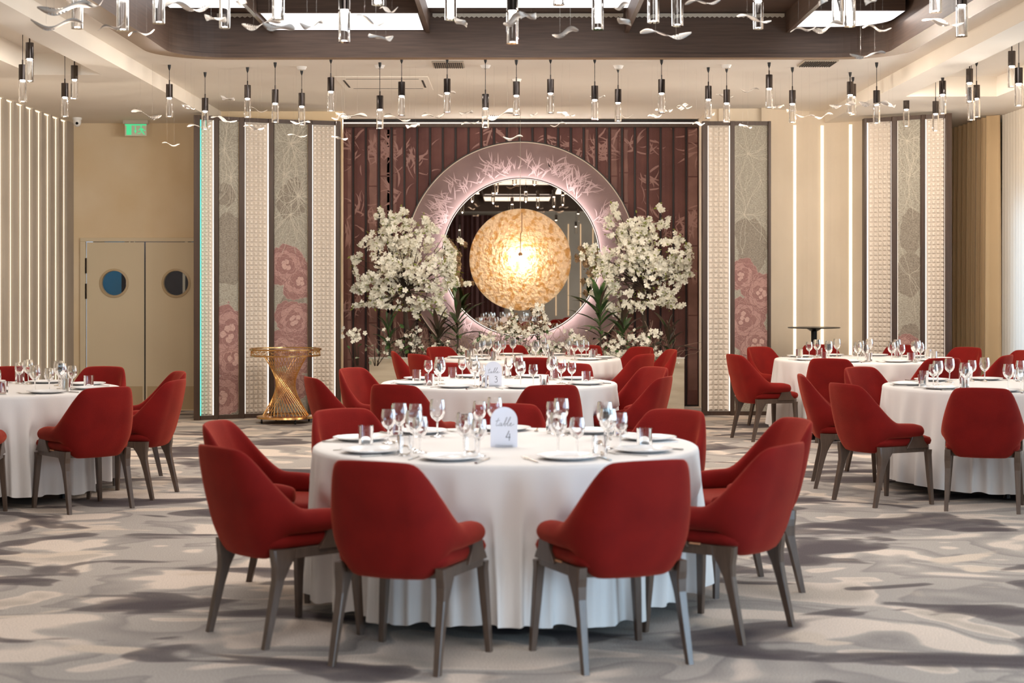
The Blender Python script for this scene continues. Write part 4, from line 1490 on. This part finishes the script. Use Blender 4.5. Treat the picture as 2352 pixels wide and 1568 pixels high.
small = sorted([p for p in pend if p[1] > 60 and p[2] < 60])
big = sorted([p for p in pend if not (p[1] > 60 and p[2] < 60)])


def pendant(X, Y, z, label, group, top, watt=0):
    t = empty('glass_pendant', (X, Y, z), 0, label, 'pendant lamp', group)
    put('glass_tube', pg_glass, t)
    b = put('metal_body', pg_body, t)
    put('lamp_face', pg_led, b)
    c = put('cord', pg_cord, t, (0, 0, .16))
    c.scale = (1, 1, max(.02, top - z - .16))
    put('ceiling_cap', pg_cap, t, (0, 0, top - z))
    if watt:
        point('pendant_light', (X, Y, z - .19), watt, (1.0, .89, .76), .004)
    return t


for grp, nm, gg in ((small, 'far row', 'small far pendants'), (big, 'near row', 'near pendants')):
    for i, (px, py, L) in enumerate(grp):
        Y = .18 * F / L
        if nm == 'far row' and 14.0 < Y < 14.7:
            Y = 14.7
        X = (px - CX) * Y / F
        z = EYE + (HZ - py) * Y / F
        top = ZT
        if Y > 14.6 or X < -3.14 or X > 3.43:
            top = CH
        if -4.33 < X < -3.72 and Y < 14.8 or 3.98 < X < 4.9 and Y < 16.5:
            top = CS
        elif X < -3.43 or X > 3.68:
            top = CL
        lab = 'clear glass tube pendant with black chrome top, %s from the left in the %s' % (ORD[i], nm)
        pendant(X, Y, z, lab, gg, top, 13.0 if nm == 'far row' else 5.0)
rp = random.Random(12)
k = 0
for y in (3.3, .6, -2.2):
    for x in (-2.4, -1.2, .1, 1.4, 2.6):
        k += 1
        pendant(x + rp.uniform(-.4, .4), y + rp.uniform(-.6, .6), 2.95 + rp.uniform(-.12, .25), 'clear glass tube pendant overhead near the camera, %s counted in the mirror reflection' % ORD[k - 1], 'pendants seen only in the mirror', ZT)

# ================================================================ white wave ornaments
def ribbon(seed):
    r = random.Random(seed)
    n = 18
    A, ph, W, tw = r.uniform(.014, .024), r.uniform(-.6, .6), r.uniform(.038, .054), r.uniform(.3, .7)
    up, lo = [], []
    for i in range(n + 1):
        t = i / n
        x = (t - .5) * .25
        z = A * math.sin(2 * math.pi * t * r.choice([1.0]) + ph) 
        w = W * (math.sin(math.pi * (t * .96 + .02)) ** .7) * (1 - .35 * t)
        a = .35 + tw * math.cos(2 * math.pi * t + ph)
        up.append((x, w * math.cos(a), z + w * math.sin(a)))
        lo.append((x, -w * math.cos(a), z - w * math.sin(a)))
    rg = []
    for u, l in zip(up, lo):
        m_ = tuple((p + q) / 2 + d for p, q, d in zip(u, l, (0, 0, .004)))
        rg.append([u, m_, l, tuple(p - q for p, q in zip(m_, (0, 0, .003)))])
    return MB().rings(rg).mesh('paper_wave', 'white_paper', True)


rib = [ribbon(s) for s in (1, 2, 3, 5, 8, 13)]
thread = MB().lathe([(.0004, 0), (.0004, 1)], 4).mesh('thread', 'steel')
birds = [(150, 18, 130), (215, 10, 60), (130, 55, 120), (255, 62, 70), (325, 76, 68), (430, 15, 110), (495, 43, 38), (600, 55, 90), (640, 62, 70), (716, 57, 46), (555, 5, 24),
         (336, 262, 70), (523, 226, 26), (432, 246, 24), (457, 290, 55), (514, 274, 60), (392, 331, 43), (583, 293, 45), (592, 252, 45), (683, 311, 46), (690, 281, 45), (780, 317, 34), (778, 268, 36),
         (806, 265, 80), (912, 271, 62), (994, 265, 52), (1071, 259, 32), (948, 289, 30), (1150, 263, 80), (1080, 282, 42), (1226, 263, 18), (1300, 262, 42), (1282, 286, 36), (1178, 316, 46),
         (1026, 216, 42), (1373, 223, 36), (1435, 267, 36), (1525, 253, 42), (1504, 266, 28), (1573, 245, 30), (875, 86, 52), (1298, 75, 58), (1529, 78, 118), (1059, 51, 26), (1178, 46, 44), (1212, 36, 40),
         (1425, 14, 34), (1435, 50, 26), (1614, 5, 80), (892, 22, 46), (850, 47, 60), (1732, 43, 80), (1846, 67, 52), (1900, 62, 62), (2014, 65, 55), (2000, 3, 42), (1890, 2, 24), (2167, 52, 100),
         (1993, 126, 78), (1722, 207, 40), (1665, 220, 42), (1817, 254, 28), (1935, 241, 60), (1787, 245, 32), (1850, 266, 42), (1892, 266, 36), (2008, 238, 70), (2046, 241, 30), (1712, 290, 34),
         (1605, 284, 24), (1634, 264, 18), (1567, 245, 22)]
far = sorted([b for b in birds if b[1] > 200])
near = sorted([b for b in birds if b[1] <= 200])
rb = random.Random(21)
for grp, nm, Yb in ((far, 'over the back of the hall', 15.4), (near, 'under the dark tray', 8.8)):
    for i, (px, py, w) in enumerate(grp):
        Y = Yb + rb.uniform(-.5, .8)
        real = w * Y / F
        ratio = real / .25
        sc = max(.75, min(1.25, ratio))
        rot = math.acos(max(.15, min(1, ratio / sc)))
        if rb.random() < .5:
            rot = math.pi - rot
        c_ = P(px, py, Y)
        X = c_.x
        top = CH if nm.startswith('over') else ZT
        if X < -3.43 or X > 3.68:
            top = CS
        t = empty('wave_ornament', c_, rot * rb.choice((-1, 1)), 'white wave-shaped paper ornament, %s from the left %s' % (ORD[i], nm), 'ornament', 'paper waves ' + nm)
        t.scale = (sc, sc, sc)
        put('paper_wave', rib[rb.randrange(len(rib))], t, None, (rb.uniform(-.25, .25), rb.uniform(-.15, .15), 0))
        for xx in (-.05, .05):
            th = put('thread', thread, t, (xx, 0, 0))
            th.scale = (1, 1, (top - c_.z) / sc)

# ================================================================ planter, trees and plants
PX0, PX1, PY = (848 - CX) * 18.95 / F, (1572 - CX) * 18.95 / F, 18.95
pl = empty('long_planter', ((PX0 + PX1) / 2, PY + .24, 0), 0, 'long pale stone planter box below the mirror holding the flowering trees', 'planter')
hw = (PX1 - PX0) / 2
MB().box(-hw, hw, -.24, -.20, 0, .640).box(-hw, hw, .20, .24, 0, .640).box(-hw, -hw + .04, -.2, .2, 0, .640).box(hw - .04, hw, -.2, .2, 0, .640).build('box', 'planter_stone', pl, bevel=.004)
MB().box(-hw + .04, hw - .04, -.2, .2, 0, .56).build('soil', 'bark', pl)
MB().box(-hw - .004, hw + .004, -.246, -.19, .640, .652).build('rim', 'plastic_white', pl)


def flower_mesh(r_, seed):
    r = random.Random(seed)
    mb = MB()
    for k in range(5):
        a = 2 * math.pi * k / 5 + r.uniform(-.15, .15)
        c_, s_ = math.cos(a), math.sin(a)
        cup = r.uniform(.15, .45)
        pts = []
        for u, v, w in ((.0, 0, 0), (.55, -.36, cup * .5), (1.0, -.22, cup), (.93, 0, cup * .8), (1.0, .22, cup), (.55, .36, cup * .5)):
            pts.append(((u * c_ - v * s_) * r_, (u * s_ + v * c_) * r_, w * r_))
        mb.add(pts, [(0, 1, 2, 3), (0, 3, 4, 5)])
    return mb


FM = [flower_mesh(.033, s) for s in range(5)]
FMe = [f_.mesh('blossom', 'petal') for f_ in FM]
LFm = MB().add([(0, 0, 0), (.022, -.011, .004), (.05, 0, -.004), (.022, .011, .004)], [(0, 1, 2), (0, 2, 3)])
rt = random.Random(77)


def rrot(r):
    return Matrix.Rotation(r.uniform(0, 6.28), 4, 'Z') @ Matrix.Rotation(r.uniform(-1.3, 1.3), 4, 'X') @ Matrix.Rotation(r.uniform(0, 6.28), 4, 'Z')


def facing(r):
    """mostly turned outward to the room"""
    d = Vector((r.gauss(0, .75), -1 + r.gauss(0, .5), .25 + r.gauss(0, .6))).normalized()
    return d.to_track_quat('Z', 'Y').to_matrix().to_4x4() @ Matrix.Rotation(r.uniform(0, 6.28), 4, 'Z')


def tree(px, lobes, label, seed, fork):
    r = random.Random(seed)
    Y = 19.2
    s = Y / F
    bx = (px - CX) * s
    t = empty('blossom_tree', (bx, Y, .56), 0, label, 'tree', 'white blossom trees beside the mirror')
    L = lambda x, y: ((x - CX) * s - bx, EYE + (HZ - y) * s - .56)
    tips = []
    mb = MB()
    for (x0, y0, x1, y1, w0, w1) in fork:
        a, b = L(x0, y0), L(x1, y1)
        path, rad = [], []
        for i in range(6):
            q = i / 5
            path.append((a[0] + (b[0] - a[0]) * q + .02 * math.sin(q * 6 + x0), .05 * math.sin(q * 4 + y0) * q, a[1] + (b[1] - a[1]) * q))
            rad.append(w0 + (w1 - w0) * q)
        mb.tube(path, rad, 8)
    mb.build('trunk', 'bark', t, True)
    pts = []
    area_ = sum(l[2] * l[3] for l in lobes)
    for (x, y, rx, ry) in lobes:
        k = int(1500 * rx * ry / area_)
        # clumps inside each lobe
        cl_ = [(r.gauss(0, .45), r.gauss(0, .45), r.gauss(0, .5)) for _ in range(max(3, k // 7))]
        for i in range(k):
            c0 = cl_[i % len(cl_)]
            u, v, w = c0[0] + r.gauss(0, .10), c0[1] + r.gauss(0, .10), c0[2]
            n_ = math.sqrt(u * u + v * v)
            if n_ > 1:
                u, v = u / n_, v / n_
            a = L(x + u * rx * 1.02, y + v * ry * 1.02)
            dep = math.sqrt(max(0, 1 - min(1, u * u + v * v))) * rx * s * .55
            pts.append((a[0], max(-dep, min(dep, w * dep * 1.4)) - .02, a[1]))
    # branches toward clumps
    mb = MB()
    c0 = L(lobes[0][0], lobes[0][1] + 60)
    for _ in range(60):
        p = r.choice(pts)
        m_ = ((p[0] * .5 + c0[0] * .5) + r.gauss(0, .04), p[1] * .5, p[2] * .55 + c0[1] * .45 + r.gauss(0, .03))
        mb.tube([(c0[0], 0, c0[1]), m_, p], [.010, .006, .002], 5)
    tag(mb.build('branches', 'bark', t, True), kind='stuff')
    pts.sort(key=lambda p: p[1])
    vis = pts[:int(len(pts) * .6)]
    r.shuffle(vis)
    first = set(map(id, vis[:295]))
    rest = MB()
    n_ = 0
    for p in pts:
        mx_ = Matrix.Translation(p) @ facing(r) @ Matrix.Scale(r.uniform(.75, 1.25), 4)
        if id(p) in first:
            o = put('blossom', FMe[n_ % 5], t)
            o.matrix_local = mx_
            n_ += 1
        else:
            f_ = FM[r.randrange(5)]
            rest.add([mx_ @ Vector(v) for v in f_.v], f_.f)
    tag(rest.build('small_blossoms', 'petal', t), kind='stuff')
    lv = MB()
    for _ in range(700):
        p = r.choice(pts)
        mx_ = Matrix.Translation((p[0] + r.gauss(0, .03), p[1] - .02 + r.gauss(0, .03), p[2] + r.gauss(0, .03))) @ rrot(r) @ Matrix.Scale(r.uniform(.7, 1.2), 4)
        lv.add([mx_ @ Vector(v) for v in LFm.v], LFm.f)
    tag(lv.build('leaves', 'leaf_lime', t), kind='stuff')


tree(935, [(930, 608, 112, 100), (905, 525, 45, 48), (880, 495, 16, 22), (1035, 590, 32, 50), (1052, 655, 34, 16), (832, 650, 34, 42), (990, 700, 42, 40), (878, 690, 48, 28), (985, 520, 32, 28), (815, 600, 18, 20), (822, 700, 14, 10)],
     'white blossom tree left of the mirror with dark trunk and side branch', 5,
     [(936, 835, 934, 690, .030, .024), (934, 690, 925, 600, .024, .012), (936, 770, 1000, 640, .018, .008), (934, 700, 890, 620, .016, .008)])
tree(1475, [(1478, 600, 100, 96), (1420, 510, 32, 40), (1512, 505, 22, 32), (1558, 600, 34, 52), (1392, 640, 40, 60), (1535, 690, 46, 24), (1432, 700, 50, 34), (1358, 582, 22, 32), (1585, 625, 14, 10), (1465, 540, 50, 40)],
     'white blossom tree right of the mirror, crown overlapping the dark slats', 9,
     [(1482, 835, 1480, 690, .032, .024), (1480, 690, 1470, 590, .024, .012), (1480, 720, 1430, 640, .016, .008), (1480, 700, 1530, 610, .016, .008)])


def leaf_blade(L, W, droop, seed):
    r = random.Random(seed)
    n = 7
    rg = []
    for i in range(n):
        t = i / (n - 1)
        w = W * max(.04, math.sin(math.pi * (t * .93 + .05)) ** .75)
        x = L * t * (1 - .15 * droop * t)
        z = L * (.35 * t - droop * t * t * .75)
        rg.append([(x, -w, z + w * .35), (x, 0, z), (x, w, z + w * .35), (x, 0, z + .002)])
    return MB().rings(rg).mesh('leaf', 'leaf_green', True)


blades = [leaf_blade(.26, .021, .35, 1), leaf_blade(.22, .018, .7, 2), leaf_blade(.30, .022, .5, 3), leaf_blade(.17, .017, .2, 4)]
blades_d = []
for b_ in blades:
    m_ = b_.copy()
    m_.materials[0] = M['leaf_dark']
    blades_d.append(m_)


def dracaena(px, py, nl, dk, label, Y=19.05, sc=1.0):
    """px,py: heart of the top whorl"""
    r = random.Random(px)
    X = (px - CX) * Y / F
    zt = EYE + (HZ - py) * Y / F - .56
    t = empty('leafy_plant', (X, Y, .56), 0, label, 'plant', 'long-leaved plants in the planter')
    MB().tube([(0, 0, 0), (.01, 0, zt * .5), (0, 0, zt)], [.012, .010, .008], 8).build('stem', 'leaf_dark', t, True)
    for i in range(nl):
        q = i / nl
        z = zt * (1 - .62 * q ** 1.3)
        a = i * 2.4 + r.uniform(-.3, .3)
        o = put('leaf', (blades_d if (r.random() < dk) else blades)[r.randrange(4)], t, (0, 0, z), (r.uniform(-.2, .2), -1.15 + 1.1 * q + r.uniform(-.25, .25), a))
        k_ = 1.25 * sc * r.uniform(.8, 1.15)
        o.scale = (k_, k_, k_)
    return t


dracaena(1050, 712, 26, .35, 'tall plant with long green leaves overlapping the lower left of the mirror')
dracaena(1006, 762, 22, .85, 'dark-leaved plant left of the mirror, beside the tall green one', 18.98)
dracaena(893, 752, 16, .25, 'green leafy plant at the left end of the planter', 19.0, 1.0)
dracaena(1378, 700, 28, .15, 'tall plant with long green leaves overlapping the lower right of the mirror', 19.02, 1.1)
dracaena(1432, 742, 20, .7, 'dark-leaved plant under the right blossom tree', 19.15)
dracaena(1535, 770, 16, .6, 'low dark plant at the right end of the planter', 19.05, .9)
dracaena(1105, 790, 12, .5, 'short green plant under the bottom left of the mirror', 18.98, .7)

ovleaf = MB().add([(0, 0, 0), (.03, -.024, .006), (.062, -.020, .004), (.088, 0, -.006), (.062, .020, .004), (.03, .024, .006)], [(0, 1, 2, 3), (0, 3, 4, 5)])
ov_me = [ovleaf.mesh('leaf', 'leaf_green'), ovleaf.mesh('leaf', 'leaf_dark'), ovleaf.mesh('leaf', 'sage')]


def shrub(px, py, wpx, hpx, nf, nl, label, Y=19.0, sage=.0):
    r = random.Random(px * 3)
    s = Y / F
    X = (px - CX) * s
    z0 = .56
    t = empty('flowering_shrub', (X, Y, z0), 0, label, 'shrub', 'low blossoming shrubs in the planter')
    zc = EYE + (HZ - py) * s - z0
    mb = MB()
    spots = []
    for _ in range(max(5, nf // 3)):
        x, z = r.gauss(0, .42) * wpx * s, zc + r.gauss(0, .4) * hpx * s
        spots.append((x, r.uniform(-.12, .06), z))
        mb.tube([(x * .2, 0, 0), (x * .7, -.03, z * .6), spots[-1]], [.006, .004, .002], 5)
    mb.build('stems', 'bark', t, True)
    for i in range(int(nf * 1.7)):
        p = r.choice(spots)
        o = put('blossom', FMe[i % 5], t)
        o.matrix_local = Matrix.Translation((p[0] + r.gauss(0, .035), p[1] - .01 + r.gauss(0, .02), p[2] + r.gauss(0, .035))) @ facing(r) @ Matrix.Scale(r.uniform(.65, 1.0), 4)
    for i in range(int(nl * 1.5)):
        p = r.choice(spots)
        o = put('leaf', ov_me[2 if r.random() < sage else r.randrange(2)], t)
        o.matrix_local = Matrix.Translation((p[0] + r.gauss(0, .06), p[1] + r.gauss(0, .03), p[2] * r.uniform(.6, 1.05))) @ rrot(r) @ Matrix.Scale(r.uniform(.6, 1.0), 4)


shrub(822, 768, 34, 10, 18, 4, 'blossom sprig reaching left past the end of the planter', 18.9)
shrub(862, 800, 30, 22, 3, 12, 'pale sage-leaved sprig hanging over the left end of the planter', 18.85, .9)
shrub(938, 780, 36, 26, 30, 18, 'white blossoms under the left tree trunk')
shrub(1002, 800, 34, 20, 24, 14, 'white blossoms under the dark plant left of the mirror', 18.92)
shrub(1135, 778, 46, 26, 26, 24, 'pale blossoms under the left half of the mirror', 19.0, .6)
shrub(1190, 765, 36, 40, 26, 22, 'blossoming twigs below the middle of the mirror', 19.05, .5)
shrub(1238, 735, 26, 30, 26, 10, 'upright blossom twig rising before the mirror right of the lamp', 19.08)
shrub(1262, 790, 50, 24, 26, 22, 'broad low blossoms below the mirror, right of centre', 18.95, .5)
shrub(1322, 775, 40, 34, 30, 18, 'blossoms at the lower right rim of the mirror', 19.0, .3)
shrub(1418, 795, 34, 26, 30, 16, 'white blossoms below the tall green plant on the right', 18.95)
shrub(1478, 785, 38, 30, 34, 18, 'white blossoms under the right tree', 18.95)
shrub(1525, 815, 40, 16, 20, 14, 'low blossoms hanging over the right end of the planter', 18.9, .3)
shrub(1400, 818, 70, 12, 20, 26, 'lowest blossoms along the right half of the planter rim', 18.9, .3)
shrub(1080, 815, 60, 14, 22, 26, 'lowest blossoms along the left half of the planter rim', 18.9, .3)

mb = MB()
rq = random.Random(4)
for _ in range(420):
    x = rq.uniform(PX0 + .05, PX1 - .05)
    y = 19.18 + rq.uniform(-.16, .14)
    z = .57
    a = rq.uniform(.9, 2.2)
    path = [(x, y, z)]
    H_ = rq.uniform(.15, .55)
    st = H_ / 9
    for i in range(9):
        a += rq.uniform(-.55, .55)
        x += st * math.cos(a); z += st * abs(math.sin(a)); y += rq.uniform(-.012, .012)
        path.append((x, y, z))
    mb.tube(path, .0022, 4, cap=False)
mb.v = [(a - pl.location.x, b - pl.location.y, c) for a, b, c in mb.v]
tag(mb.build('curly_twigs', 'dry_twig', pl), kind='stuff')
